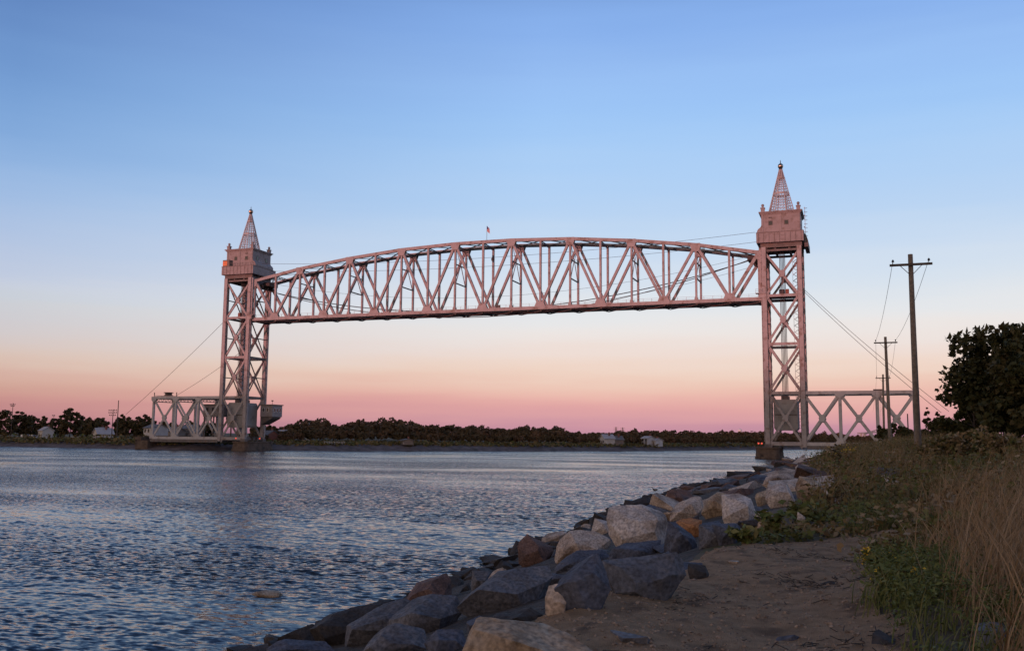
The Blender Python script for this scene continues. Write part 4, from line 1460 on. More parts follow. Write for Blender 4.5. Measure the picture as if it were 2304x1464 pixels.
def outline_rock(poly, kind, label, thick=0.8, seed=0, depth=None, sink=0.12, name='boulder'):
    """a stone whose face towards the path has the given outline (photo pixels), standing where its foot meets the ground,
    with real depth behind that face"""
    low = max(poly, key=lambda p: p[1])
    if depth is None:
        _, depth = hit_ground(low[0], low[1])
    rn = random.Random(seed * 13 + 5)
    xs = [p[0] for p in poly]
    ys = [p[1] for p in poly]
    cx, cy = (min(xs) + max(xs)) / 2, (min(ys) + max(ys)) / 2
    wid = (max(xs) - min(xs)) * depth / FPX
    hei = (max(ys) - min(ys)) * depth / FPX
    t = thick * math.sqrt(wid * hei)
    fwd = Vector((_f.x, _f.y, 0)).normalized()
    C = at(cx, cy, depth) + fwd * (t * 0.5)
    pts = []
    dm = depth + t * 0.5
    rz = Vector((_r.x, _r.y, _r.z))
    nf = rn.choice((3, 4, 4))
    for x, y in poly:
        off = rz * ((x - cx) * dm / FPX) + _u * (-(y - cy) * dm / FPX)
        tilt = -(y - cy) / max(1.0, max(ys) - min(ys))           # +0.5 top .. -0.5 foot
        pts.append(C + off + fwd * (tilt * t * 0.6 + rn.uniform(-.1, .1) * t))
    a0 = rn.uniform(0, 6.28)
    for k in range(nf):                                           # corners of the face towards the path, and of the back
        a = a0 + k * 6.283 / nf + rn.uniform(-.35, .35)
        o1 = rz * (math.cos(a) * wid * rn.uniform(.2, .36)) + _u * (math.sin(a) * hei * rn.uniform(.18, .34) - hei * .10)
        pts.append(C + o1 - fwd * (t * rn.uniform(.34, .55)))
        pts.append(C - o1 * .9 + fwd * (t * rn.uniform(.42, .62)))
    for k in range(4):                                            # foot sunk into the bank
        a = k * math.pi / 2 + 0.6
        pts.append(C + rz * (math.cos(a) * wid * 0.36) + fwd * (math.sin(a) * t * 0.3) - Vector((0, 0, hei * 0.5 + sink * 0.8)))
    return rock_obj(name, pts, ROCKM[kind], seed, label)


def cA(pts):
    return [(1100 + x / 3.453, 1040 + y / 3.453) for x, y in pts]


def cB(pts):
    return [(500 + x / 2.88, 1240 + y / 2.88) for x, y in pts]


def cC(pts):
    return [(1500 + x / 3.84, 960 + y / 3.84) for x, y in pts]


ROCKS = [
    (cA([(210, 640), (300, 572), (335, 600), (500, 670), (510, 700), (440, 760), (340, 800), (235, 790)]), 'red', 'brown angular boulder jutting towards the water, leftmost of the tan boulders'),
    (cA([(385, 610), (575, 540), (620, 550), (500, 640), (420, 630)]), 'tan', 'flat brown boulder lying at the water behind the leftmost brown one'),
    (cA([(490, 760), (560, 620), (640, 555), (720, 545), (890, 560), (985, 600), (940, 640), (780, 710), (610, 740), (530, 790)]), 'tan', 'long sloping tan slab left of the biggest pale boulder'),
    (cA([(710, 565), (718, 498), (745, 472), (795, 488), (800, 560)]), 'tan', 'small pointed tan boulder, left one of the two peaks above the sloping tan slab'),
    (cA([(795, 550), (830, 440), (890, 470), (960, 470), (960, 560), (850, 570)]), 'pale', 'pointed pale boulder, right one of the two peaks above the sloping tan slab'),
    (cA([(640, 560), (695, 500), (706, 556)]), 'dark', 'tiny dark spike of rock between the flat brown boulder and the tan peaks'),
    (cA([(935, 450), (965, 375), (1000, 358), (1130, 358), (1260, 350), (1330, 340), (1400, 385), (1410, 470), (1420, 520), (1380, 640), (1250, 690), (1180, 690), (1050, 640), (950, 570)]), 'pale', 'biggest pale boulder with a broad flat face in the middle of the bank'),
    (cA([(1350, 740), (1420, 560), (1425, 470), (1480, 480), (1600, 570), (1640, 620), (1630, 690), (1500, 730)]), 'blue', 'dark blue wedge of rock against the right side of the biggest pale boulder'),
    (cA([(1460, 450), (1600, 440), (1680, 460), (1650, 570), (1620, 580), (1540, 530)]), 'orange', 'rust orange boulder wedged between grey ones'),
    (cA([(1640, 680), (1630, 590), (1660, 490), (1760, 500), (1850, 560), (1830, 620), (1720, 670)]), 'grey', 'grey pointed boulder right below the rust orange one'),
    (cA([(1760, 490), (1960, 480), (1985, 520), (1900, 610), (1850, 640), (1840, 560)]), 'blue', 'blue grey boulder at the edge of the green weeds'),
    (cA([(1410, 460), (1420, 390), (1530, 310), (1640, 270), (1690, 280), (1700, 340), (1660, 420), (1560, 450)]), 'tan', 'tan boulder directly above the rust orange one'),
    (cA([(1660, 400), (1720, 300), (1830, 220), (1870, 240), (1890, 310), (1860, 400), (1740, 430)]), 'gold', 'peaked golden tan boulder, highest of the row above the rust orange one'),
    (cA([(1850, 260), (1990, 250), (2072, 290), (2110, 400), (2060, 470), (1930, 500), (1820, 450), (1850, 350)]), 'pale', 'large pale block right of the peaked golden boulder'),
    (cA([(1395, 280), (1400, 225), (1450, 208), (1560, 215), (1610, 250), (1600, 300), (1500, 330), (1420, 345)]), 'red', 'reddish brown squarish boulder standing at the dark waterline'),
    (cA([(1090, 355), (1120, 300), (1230, 268), (1280, 290), (1290, 330), (1250, 360)]), 'dark', 'black wet rock at the waterline left of the reddish squarish boulder'),
    (cA([(1260, 350), (1285, 290), (1400, 272), (1410, 330), (1380, 350)]), 'dark', 'black wet rock touching the reddish squarish boulder'),
    ([(1021, 1379), (1042, 1354), (1090, 1330), (1160, 1292), (1246, 1284), (1257, 1300), (1222, 1344), (1160, 1366), (1073, 1386)], 'grey', 'long grey slab sloping down towards the water left of the round boulder'),
    (cA([(500, 960), (640, 880), (740, 760), (800, 740), (880, 760), (930, 880), (960, 1000), (900, 1090), (760, 1175), (650, 1150), (620, 1050)]), 'blue', 'big dark blocky boulder beside the path, right of the round tan one'),
    (cA([(480, 880), (560, 790), (700, 705), (900, 700), (1000, 780), (880, 800), (700, 880)]), 'blue', 'blue grey slab lying behind the big dark blocky boulder'),
    (cA([(900, 790), (930, 690), (1180, 680), (1370, 620), (1350, 740), (1280, 775), (1000, 800)]), 'blue', 'smooth blue grey slab under the biggest pale boulder'),
    (cA([(880, 800), (1010, 780), (1300, 760), (1500, 735), (1540, 770), (1560, 900), (1440, 970), (1280, 1020), (1090, 1055), (1000, 1020), (950, 900)]), 'grey', 'long low grey slab lying along the edge of the path'),
    (cA([(1545, 790), (1700, 810), (1725, 870), (1700, 912), (1570, 912)]), 'dark', 'small dark block at the right end of the long low slab'),
    (cA([(440, 1060), (470, 980), (540, 960), (610, 1000), (640, 1070), (600, 1165), (500, 1205), (440, 1180)]), 'tan', 'round tan boulder standing between dark blocks at the path'),
    (cA([(405, 880), (440, 848), (465, 880), (445, 925), (418, 915)]), 'tan', 'small tan stone lying on top of the long grey slab'),
    ([(1036, 1425), (1080, 1410), (1145, 1413), (1200, 1425), (1290, 1447), (1335, 1474), (1300, 1500), (1100, 1500), (1040, 1475)], 'gold', 'low golden slab in the foreground at the bottom edge of the picture'),
    (cB([(500, 560), (600, 500), (700, 430), (860, 390), (980, 385), (1000, 430), (850, 540), (720, 620), (560, 610)]), 'dark', 'long black boulder at the water in the lower left of the bank'),
    (cB([(700, 600), (850, 490), (1000, 385), (1150, 350), (1260, 380), (1120, 480), (950, 580), (800, 630)]), 'grey', 'dark grey sloping boulder right of the long black one'),
    (cB([(1150, 350), (1280, 270), (1440, 165), (1470, 200), (1495, 290), (1400, 325), (1240, 380)]), 'red', 'dark red pointed boulder rising against the water'),
    (cB([(1000, 520), (1180, 430), (1340, 320), (1500, 330), (1545, 420), (1470, 470), (1330, 530), (1150, 570)]), 'grey', 'rounded blue grey boulder below the dark red pointed one'),
    (cB([(1610, 255), (1615, 140), (1650, 125), (1740, 140), (1700, 240), (1670, 270)]), 'grey', 'upright grey block beside the tan peak at the water'),
    (cB([(1680, 265), (1730, 170), (1800, 110), (1870, 150), (1830, 230), (1740, 275)]), 'tan', 'tan peak leaning over the long grey slab'),
    (cB([(1770, 110), (1810, 62), (1860, 80), (1895, 120), (1870, 155), (1800, 125)]), 'dark', 'dark roof-shaped stone behind the tan peak'),
    (cB([(880, 640), (960, 545), (1100, 500), (1290, 540), (1330, 650), (1100, 700)]), 'grey', 'broad grey boulder in the foreground left of the golden slab'),
    (cB([(240, 660), (330, 595), (480, 600), (640, 610), (720, 660), (480, 700)]), 'blue', 'low blue grey boulder at the bottom left end of the bank'),
    (cB([(1300, 610), (1380, 530), (1540, 510), (1570, 600), (1600, 660), (1400, 680)]), 'blue', 'dark blue boulder touching the left end of the golden slab'),
    (cB([(1540, 265), (1600, 205), (1612, 255)]), 'dark', 'small black stone left of the upright grey block'),
    (cB([(1690, 490), (1850, 430), (2000, 385), (2080, 430), (1980, 490), (1800, 520)]), 'dark', 'black boulder in the gap below the long grey slab'),
    (cB([(1560, 470), (1680, 420), (1760, 470), (1700, 520), (1600, 520)]), 'blue', 'dark stone above the left end of the golden slab'),
    (cC([(845, 510), (870, 460), (1010, 380), (1080, 375), (1140, 400), (1150, 450), (1030, 460), (940, 510), (880, 530)]), 'tan', 'tan slab with a reddish underside, farthest of the pale boulders along the water'),
    (cC([(870, 630), (900, 530), (1000, 500), (1100, 490), (1150, 560), (1140, 650), (1020, 690), (900, 690)]), 'pale', 'large grey tan boulder half overgrown left of the orange stained one'),
    (cC([(1130, 540), (1200, 430), (1310, 450), (1390, 530), (1370, 620), (1240, 650), (1150, 620)]), 'gold', 'boulder with orange lichen stain among the weeds'),
    (cC([(775, 610), (800, 555), (900, 535), (880, 650), (790, 690)]), 'gold', 'yellowish boulder left of the large grey tan one'),
    (cC([(1370, 570), (1400, 540), (1480, 620), (1525, 690), (1470, 710), (1400, 660)]), 'pale', 'pale pointed stone poking out of the weeds right of the lichen stained boulder'),
    (cC([(760, 820), (860, 710), (940, 770), (930, 850), (800, 880)]), 'tan', 'tan stone at the edge of the weeds above the path'),
    (cC([(1135, 810), (1150, 740), (1200, 740), (1215, 790), (1180, 865), (1140, 850)]), 'pale', 'small upright pale stone in the weeds above the path'),
    (cC([(1800, 350), (1880, 340), (2010, 365), (2070, 410), (2040, 470), (1900, 460), (1810, 410)]), 'grey', 'grey slab lying in the grass below the utility poles'),
    (cC([(1860, 500), (1910, 450), (1960, 455), (2040, 470), (1990, 530), (1880, 525)]), 'tan', 'small tan stone in front of the grey slab in the grass'),
    ([(1385, 1060 + 8), (1400, 1046), (1416, 1046), (1424, 1068)], 'dark', 'black stone at the waterline beyond the reddish squarish boulder') if False else
    (cC([(690, 490), (700, 437), (735, 430), (752, 480), (720, 500)]), 'dark', 'dark knob of rock sticking up on the black waterline'),
]
for k, (poly, kind, lab) in enumerate(ROCKS):
    outline_rock(poly, kind, lab, 0.85, k + 1)

# small stones on the path and in the grass, each of its own
for k, (x, y, r, kind, lab) in enumerate([
        (1905, 1286, .10, 'tan', 'small tan stone at the grass edge of the path'),
        (1868, 1318, .09, 'dark', 'black lump on the path, left of the small tan stone'),
        (1408, 1442, .17, 'grey', 'flat grey stone set in the path by the golden slab'),
        (1772, 1442, .10, 'blue', 'blue stone in the path near the bottom edge'),
        (1990, 1452, .14, 'dark', 'black rock at the bottom edge where path and grass meet'),
        (1650, 1268, .07, 'tan', 'small stone by the dark end block of the slab'),
        (2275, 1450, .2, 'grey', 'grey stone in the bottom right corner under the tall grass')]):
    p, _ = hit_ground(x, y)
    rn = random.Random(k + 900)
    pts = [p + Vector((rn.uniform(-1, 1) * r * 1.3, rn.uniform(-1, 1) * r * 1.1, rn.uniform(-.5, .75) * r)) for _ in range(16)]
    rock_obj('stone', pts, ROCKM[kind], k + 70, lab, cuts=1, cat='stone')

# dark wet riprap along the waterline; too alike to tell apart
protos = []
for k in range(7):
    rn = random.Random(300 + k)
    bm = hull_rock([Vector((rn.uniform(-1, 1), rn.uniform(-1, 1), rn.uniform(-.6, .7))) for _ in range(14)], 40 + k, 0.07, 1)
    me = bpy.data.meshes.new('riprap_stone')
    bm.to_mesh(me)
    bm.free()
    me.materials.append(ROCKM['dark'])
    me.polygons.foreach_set('use_smooth', [True] * len(me.polygons))
    me.set_sharp_from_angle(angle=math.radians(28))
    protos.append(me)
rn = random.Random(77)
y = -256.0
cnt = 0
while y < -20 and cnt < 250:
    xs = float(np.interp(y, NS_Y, NS_X))
    far_ = (y + 256) / 236
    for row in range(3 if y < -150 else 2):
        sz = rn.uniform(.3, .62) * (1 + .5 * far_)
        x = xs + (-0.1 + row * 1.25) + rn.uniform(-.5, .5)
        o = bpy.data.objects.new('riprap_stone', protos[rn.randrange(7)])
        COL.objects.link(o)
        yy = y + rn.uniform(-.6, .6)
        o.location = (x, yy, max(-.25, ground_z(x, yy)) + .05)
        o.scale = (sz, sz * rn.uniform(.8, 1.3), sz * rn.uniform(.55, .9))
        o.rotation_euler = (rn.uniform(-.3, .3), rn.uniform(-.3, .3), rn.uniform(0, 6.28))
        tag(o, 'small dark wet stone of the black strip along the near waterline', 'stone', 'wet stones along the waterline')
        cnt += 1
    y += 1.15 + 4.0 * max(0, far_) ** 1.5
# grey-brown riprap of the upper slope between the big boulders
protos2 = []
for k, me0 in enumerate(protos):
    for kk in ('tan', 'grey', 'red', 'blue'):
        me = me0.copy()
        me.materials.clear()
        me.materials.append(ROCKM[kk])
        protos2.append(me)
cnt = 0
y = -256.0
while y < -150 and cnt < 130:
    xs = float(np.interp(y, NS_Y, NS_X))
    xc = float(np.interp(y, CR_Y, CR_X))
    for row in range(3):
        x = xs + 3.6 + (xc - xs - 3.4) * (row + rn.random()) / 3
        sz = rn.uniform(.25, .5) if y < -236 else rn.uniform(.45, .95)
        o = bpy.data.objects.new('slope_stone', protos2[rn.randrange(7) * 4 + (rn.choice((1, 3)) if y < -236 else rn.randrange(4))])
        COL.objects.link(o)
        yy = y + rn.uniform(-.9, .9)
        o.location = (x, yy, ground_z(x, yy) - .02)
        o.scale = (sz, sz * rn.uniform(.8, 1.3), sz * rn.uniform(.5, .8))
        o.rotation_euler = (rn.uniform(-.3, .3), rn.uniform(-.3, .3), rn.uniform(0, 6.28))
        tag(o, 'small rough stone filling gaps between the big boulders of the bank', 'stone', 'filler stones on the bank slope')
        cnt += 1
    y += 2.1

# stones awash in the canal
for (x, y, r, kind, lab) in ((602, 1338, .42, 'gold', 'pale rounded rock just breaking the water surface in the canal'),):
    p = on_z(x, y, 0)
    rn = random.Random(int(x))
    flat = .17
    pts = []
    for _ in range(26):
        a, e = rn.uniform(0, 6.28), rn.uniform(-.6, 1.5)
        pts.append(p + Vector((math.cos(a) * math.cos(e) * r * 1.4, math.sin(a) * math.cos(e) * r, math.sin(e) * flat - .02)))
    rock_obj('rock_awash', pts, ROCKM[kind], 5, lab, cuts=1, cat='rock')


# gravel strewn over the path: nobody could count it
def gravel():
    ico = [Vector(v).normalized() for v in ((1, 0, .6), (-.5, .87, .5), (-.5, -.87, .5), (.5, .87, -.4), (.5, -.87, -.4), (-1, 0, -.4), (0, 0, 1.1))]
    tri = [(0, 1, 6), (1, 2, 6), (2, 0, 6), (0, 3, 1), (1, 5, 2), (2, 4, 0), (0, 4, 3), (1, 3, 5), (2, 5, 4)]
    rn = random.Random(21)
    V = []
    n = 0
    while n < 11000:
        x, y = rn.uniform(101, 107.4), rn.uniform(-262, -242)
        if rn.random() > (1.0 if y < -253 else .55) or not in_path(x, y):
            continue
        z = ground_z(x, y) + .02
        r = .006 + .024 * rn.random() ** 4
        sx, sy, sz = r * rn.uniform(.8, 1.6), r * rn.uniform(.8, 1.4), r * rn.uniform(.5, .9)
        a = rn.uniform(0, 6.28)
        ca, sa = math.cos(a), math.sin(a)
        P = [(x + (v.x * sx) * ca - (v.y * sy) * sa, y + (v.x * sx) * sa + (v.y * sy) * ca, z + v.z * sz) for v in ico]
        for t in tri:
            V += [P[t[0]], P[t[1]], P[t[2]]]
        n += 1
    o = quad_mesh('gravel', np.array(V), 3, PEB)
    tag(o, 'loose gravel and grit strewn over the sandy path', 'gravel', kind='stuff')


gravel()


# ------------------------------------------------------------------ grass, weeds, plants
def blades(spots, hmin, hmax, width, lean, segs=3, rn=None, stalk=False):
    """curved tapering blades at the given (x,y,scale) spots -> verts (quads), tints"""
    n = len(spots)
    S = np.array(spots)
    X, Y, K = S[:, 0], S[:, 1], S[:, 2]
    Z = land(X, Y) + rough(X, Y) - 0.03
    a = rn.rand(n) * 2 * np.pi
    H = (hmin + (hmax - hmin) * rn.rand(n)) * K
    L = lean * H * (0.3 + rn.rand(n))
    la = rn.randn(n) * 1.1 + 0.4
    wx, wy = np.cos(a) * width * K, np.sin(a) * width * K
    V = []
    for s in range(segs):
        t0, t1 = s / segs, (s + 1) / segs
        w0, w1 = 1 - t0 ** 1.6 * .85, 1 - t1 ** 1.6 * .85
        p = []
        for t, w_ in ((t0, w0), (t1, w1)):
            cx, cy, cz = X + np.cos(la) * L * t * t, Y + np.sin(la) * L * t * t, Z + H * (t - .18 * t * t * (L / H))
            p.append((np.stack([cx - wx * w_, cy - wy * w_, cz], -1), np.stack([cx + wx * w_, cy + wy * w_, cz], -1)))
        V.append(np.stack([p[0][0], p[0][1], p[1][1], p[1][0]], 1))
    V = np.concatenate(V, 0)
    T = np.tile(np.clip(rn.rand(n) * .8 + .1 * rn.randn(n) + .1, 0, 1), segs)
    return V.reshape(-1, 3), T


def leaves(C, size, rn, flat=0.5, elong=1.7):
    """leaf-sized bent quads at centres C (N,3)"""
    n = len(C)
    d = rn.randn(n, 3)
    d[:, 2] *= flat
    d /= np.linalg.norm(d, axis=1)[:, None]
    e = rn.randn(n, 3)
    e -= (e * d).sum(1)[:, None] * d
    e /= np.linalg.norm(e, axis=1)[:, None]
    s = size * (0.55 + 0.9 * rn.rand(n))[:, None]
    a, b = d * s * elong * .5, e * s * .5
    return np.stack([C - a, C + b - a * .1, C + a, C - b - a * .1], 1).reshape(-1, 3)


def wob(x, y, f, s):
    return noise.noise((x * f, y * f, s))


rs = np.random.RandomState(5)
rn = random.Random(5)


def scatter(n, x0, x1, y0, y1, ok, pw=1.0):
    out = []
    tries = 0
    while len(out) < n and tries < n * 40:
        tries += 1
        y = y0 + (y1 - y0) * rn.random() ** pw
        x = rn.uniform(x0, x1)
        if ok(x, y):
            out.append((x, y, rn.uniform(.75, 1.25)))
    return out


def crest(y):
    return float(np.interp(y, CR_Y, CR_X))


# tall dry grass on the right, in tussocks
tus = scatter(420, 106.3, 112.5, -261.5, -243, lambda x, y: not in_path(x, y, .3) and x > 106.9 + .25 * math.sin(y * 2.1) + max(0, (y + 252) * -.02) and wob(x, y, .6, 2) > -.25)
tus += scatter(260, 106.4, 109.2, -259.5, -251, lambda x, y: not in_path(x, y, .3) and x > 106.5 + .25 * math.sin(y * 2.1))
sp_ = []
for x, y, k in tus:
    for _ in range(46):
        sp_.append((x + rn.gauss(0, .13), y + rn.gauss(0, .13), k * rn.uniform(.45, 1.1)))
V, T = blades(sp_, .35, 1.15, .0055, .62, 4, rs)
tag(quad_mesh('dry_grass', V, 4, GRASSD, cols=T), 'tall dry straw-coloured grass standing right of the path', 'grass', kind='stuff')

# green grass and herbs edging the path
g = scatter(1900, 105.4, 112.5, -262.5, -238, lambda x, y: not in_path(x, y) and x > 105.2 + .3 * wob(x, y, 1.1, 4))
sp_ = []
for x, y, k in g:
    for _ in range(16):
        sp_.append((x + rn.gauss(0, .09), y + rn.gauss(0, .09), k))
V, T = blades(sp_, .14, .42, .006, .55, 3, rs)
tag(quad_mesh('green_grass', V, 4, GRASSG, cols=T), 'low green grass and herbs along the right edge of the path', 'grass', kind='stuff')

# weeds over the crest and the flat behind it, thinning with distance
VL_Y = [-251, -249.5, -246, -244, -241, -235.5, -229, -220, -211, -202, -150]
VL_X = [104.0, 104.1, 104.2, 104.5, 105.1, 105.1, 104.5, 103.3, 103.6, 104.0, 104.5]
wd = scatter(7000, 102.5, 119, -251, -150, lambda x, y: not in_path(x, y, .1) and x > lerp1(y, VL_Y, VL_X) + .5 * wob(x, y, .5, 8), 1.8)
sp_, lf = [], []
for x, y, k in wd:
    z = ground_z(x, y)
    far_ = (y + 249) / 100
    hh = (.32 + .5 * max(0, wob(x, y, .25, 1) + .3)) * k * (1 + .3 * far_) * (.45 if y < -243 and x < 105.6 else 1)
    for _ in range(7):
        sp_.append((x + rn.gauss(0, .16), y + rn.gauss(0, .16), k * hh * 2.0))
    for _ in range(15):
        t = rn.random()
        lf.append((x + rn.gauss(0, .13 + .1 * t), y + rn.gauss(0, .13 + .1 * t), z + hh * t))
V1, T1 = blades(sp_, .38, .66, .006, .4, 2, rs)
lf = np.array(lf)
V2 = leaves(lf, .07, rs)
pt = np.array([noise.noise((c[0] * .5, c[1] * .5, 3.0)) for c in lf[::15]])
T2 = np.clip(np.repeat(pt, 15)[:len(lf)] * 1.3 + .26 + .18 * rs.randn(len(lf)), 0, 1)
T1 = np.clip(T1 * .6 + .35, 0, 1)
tag(quad_mesh('weeds', np.concatenate([V1, V2]), 4, WEEDM, cols=np.concatenate([T1, T2])), 'brown and green weeds covering the top of the bank below the poles', 'weeds', kind='stuff')


# fine-leaved green herbs crowding the edge of the path
C = []
for x, y, k in scatter(230, 105.2, 107.1, -258.5, -245.0, lambda x, y: not in_path(x, y, -.05) and x > 105.3 and wob(x, y, .9, 6) > -.2):
    z = ground_z(x, y)
    hh = .34 * k
    for _ in range(70):
        t = rn.random()
        C.append((x + rn.gauss(0, .05 + .10 * t), y + rn.gauss(0, .05 + .10 * t), z + hh * t))
C = np.array(C)
tag(quad_mesh('green_herbs', leaves(C, .017, rs, flat=.7, elong=3.2), 4, GRASSG, cols=np.clip(rs.rand(len(C)) * .7, 0, 1)),
    'fine-leaved green herbs crowding the right edge of the sandy path', 'herbs', kind='stuff')
# dry twigs and weed litter on the path
lit = MB()
for cx_, cy_, n_, sp3 in ((105.45, -253.2, 120, .5), (104.9, -250.6, 70, .5), (105.6, -256.6, 60, .4), (103.9, -254.6, 50, .6), (104.6, -258.3, 40, .9)):
    for _ in range(n_):
        x, y = cx_ + rn.gauss(0, sp3), cy_ + rn.gauss(0, sp3 * .45)
        z = ground_z(x, y) + .03
        a_, L_ = rn.uniform(0, 6.28), rn.uniform(.03, .14)
        lit.beam((x, y, z), (x + math.cos(a_) * L_, y + math.sin(a_) * L_, z + rn.uniform(-.004, .03)), .007, .006)
tag(lit.build('plant_litter', BARK), 'dark dry twigs and weed litter lying on the path', 'litter', kind='stuff')


def herb(name, px, py, h, label, bloom, nst=7, spread=.25, group=None, lm=GRASSG, cat='plant', nb=40, bs=.03, droop=.35):
    """a leafy plant: arching stems, leaves, a head of small blooms"""
    p, dd = hit_ground(px, py)
    p.z = ground_z(p.x, p.y)
    par = empty(name, p, label, cat, group)
    r_ = random.Random(int(px * 7 + py))
    rr = np.random.RandomState(int(px + py))
    st = MB()
    L, B = [], []
    for k in range(nst):
        a = r_.uniform(0, 6.28)
        sp2 = spread * r_.uniform(.3, 1)
        hh = h * r_.uniform(.7, 1.05)
        pts = [p + Vector((math.cos(a) * sp2 * t * t, math.sin(a) * sp2 * t * t, hh * (t - droop * .3 * t * t))) for t in (0, .35, .7, 1.0)]
        st.tube(pts, [.008, .006, .004, .002], 4)
        for q_ in range(16):
            t = r_.uniform(.15, .95)
            i = min(2, int(t * 3))
            c = pts[i].lerp(pts[i + 1], t * 3 - i)
            L.append((c.x + r_.gauss(0, .035), c.y + r_.gauss(0, .035), c.z + r_.gauss(0, .02)))
        for q_ in range(nb // nst + 1):
            c = pts[3]
            B.append((c.x + r_.gauss(0, .045), c.y + r_.gauss(0, .045), c.z + r_.uniform(-.12, .03)))
    st.build('stem', BARK, par)
    quad_mesh('foliage', leaves(np.array(L), .075, rr, elong=2.4), 4, lm, par, cols=rr.rand(len(L)))
    if bloom:
        quad_mesh('bloom', leaves(np.array(B), bs, rr, flat=1.0, elong=1.1), 4, bloom, par)


herb('goldenrod', 1985, 1290, .34, 'green plant with one yellow flower head at the right edge of the path', YELLOW, 8, .22, nb=120, bs=.035)
herb('goldenrod', 2015, 1345, .34, 'low yellow flowered plant just below the one with a bright yellow head', YELLOW, 6, .2, nb=24, bs=.028)
herb('goldenrod', 1885, 1072, 1.35, 'tall leafy plant with dull yellow top standing out against the water under the span', YELLOW, 9, .55, nb=40, bs=.03, lm=LEAFO)
herb('goldenrod', 1912, 1064, 1.25, 'rusty yellow tall plant right of the leafy one against the water', YELLOW, 7, .4, nb=90, bs=.035, lm=WEEDM)
herb('aster', 1968, 1118, .6, 'plant with small white flowers left of the grey slab in the grass', WHITEB, 10, .4, nb=90, bs=.025, lm=WEEDM)
herb('aster', 1890, 1135, .5, 'white flowered plant behind the lichen stained boulder', WHITEB, 9, .4, nb=70, bs=.025, lm=WEEDM)
herb('leafy_weed', 1735, 1205, .5, 'bushy green weed growing over the right end of the boulders', None, 14, .45, lm=GRASSG)
herb('leafy_weed', 1800, 1180, .5, 'green weed around the small upright pale stone', None, 12, .4, lm=GRASSG)
herb('leafy_weed', 2110, 1235, .6, 'dark green weed in front of the tall dry grass', None, 14, .4, lm=GRASSG)
herb('leafy_weed', 1860, 1150, .55, 'reddish brown weed above the path centre', None, 12, .45, lm=WEEDM)
herb('leafy_weed', 1680, 1225, .28, 'low dark weed at the blue grey boulder by the path', None, 12, .35, lm=GRASSG)


# ------------------------------------------------------------------ trees
def tree(name, base, h, rx, label, cat='tree', group=None, trunk_r=.16, leaf=.22, nl=6000, lm=LEAFM, shape='round', low=.12, seed=0, clumps=60, limbs=9):
    r_ = random.Random(seed)
    rr = np.random.RandomState(seed)
    base = Vector(base)
    par = empty(name, base, label, cat, group)
    tr = MB()
    tip = base + Vector((r_.uniform(-.2, .2) * rx * .3, r_.uniform(-.2, .2) * rx * .3, h * .8))
    mid = base.lerp(tip, .45) + Vector((r_.uniform(-.1, .1) * rx, r_.uniform(-.1, .1) * rx, 0))
    tr.tube([base - Vector((0, 0, .3)), base.lerp(mid, .5), mid, tip], [trunk_r * 1.25, trunk_r, trunk_r * .7, trunk_r * .15], 8)
    cl = []
    for k in range(clumps):
        u = r_.random()
        a = r_.uniform(0, 6.28)
        if shape == 'cone':
            t = low + (1 - low) * u
            rad = rx * (1 - t) * r_.uniform(.55, 1.05) + .05 * rx
            c = base + Vector((math.cos(a) * rad, math.sin(a) * rad, h * t))
            cr = rx * .34 * (1.15 - t)
        else:
            e = math.asin(r_.uniform(-.75, 1))
            rr_ = r_.uniform(.4, 1.0)
            zc = h * (low + (1 - low) * .5)
            hz = h * (1 - low) * .5
            wx_ = 1 + .18 * math.sin(a * 3 + seed)
            c = base + Vector((math.cos(a) * math.cos(e) * rx * rr_ * wx_, math.sin(a) * math.cos(e) * rx * rr_, zc + math.sin(e) * hz * rr_ * 1.03))
            cr = rx * r_.uniform(.11, .27)
        cl.append((c, cr))
        if k < limbs and shape != 'cone':
            j = mid.lerp(tip, r_.random() * .6)
            tr.tube([j, j.lerp(c, .55) + Vector((0, 0, -.05 * h)), c], [trunk_r * .4, trunk_r * .22, trunk_r * .06], 5)
    tr.build('trunk', BARK, par, smooth=True)
    per = nl // clumps
    C = []
    T = []
    for c, cr in cl:
        d = rr.randn(per, 3)
        d /= np.linalg.norm(d, axis=1)[:, None]
        rad = cr * (0.25 + .8 * rr.rand(per) ** .6)
        q_ = np.array(c) + d * rad[:, None] * np.array([1, 1, .8])
        C.append(q_)
        T.append(np.clip(.25 + .5 * (d[:, 2] * .3 + .4) + .15 * rr.randn(per), 0, 1) * 0 + np.clip(rr.rand() * .6 + .25 * rr.randn(per) + .2, 0, 1))
    C = np.concatenate(C)
    C[:, 2] = np.maximum(C[:, 2], base.z + .05)
    quad_mesh('crown', leaves(C, leaf, rr, flat=.8, elong=1.5), 4, lm, par, cols=np.concatenate(T))
    return par


def px_base(x, D):
    """spot on the ground below photo column x at depth D"""
    p = at(x, 985, D)
    p.z = float(land(p.x, p.y))
    return p


b = px_base(2270, 48)
tree('bushy_tree', b, 6.1, 2.8, 'big dark bushy tree at the right edge of the picture', 'tree', None, .2, .17, 17000, LEAFM, low=.0, seed=3, clumps=190, limbs=40)
b = px_base(2196, 47)
tree('bushy_tree', b, 3.0, 1.5, 'lower dark shrub bulging from the left foot of the big tree', 'shrub', None, .08, .15, 5000, LEAFM, low=0.0, seed=4, clumps=46)
b = px_base(2330, 44)
tree('bushy_tree', b, 5.2, 2.2, 'dark tree cut by the right picture edge behind the big one', 'tree', None, .15, .18, 7000, LEAFM, low=0.0, seed=5, clumps=60)
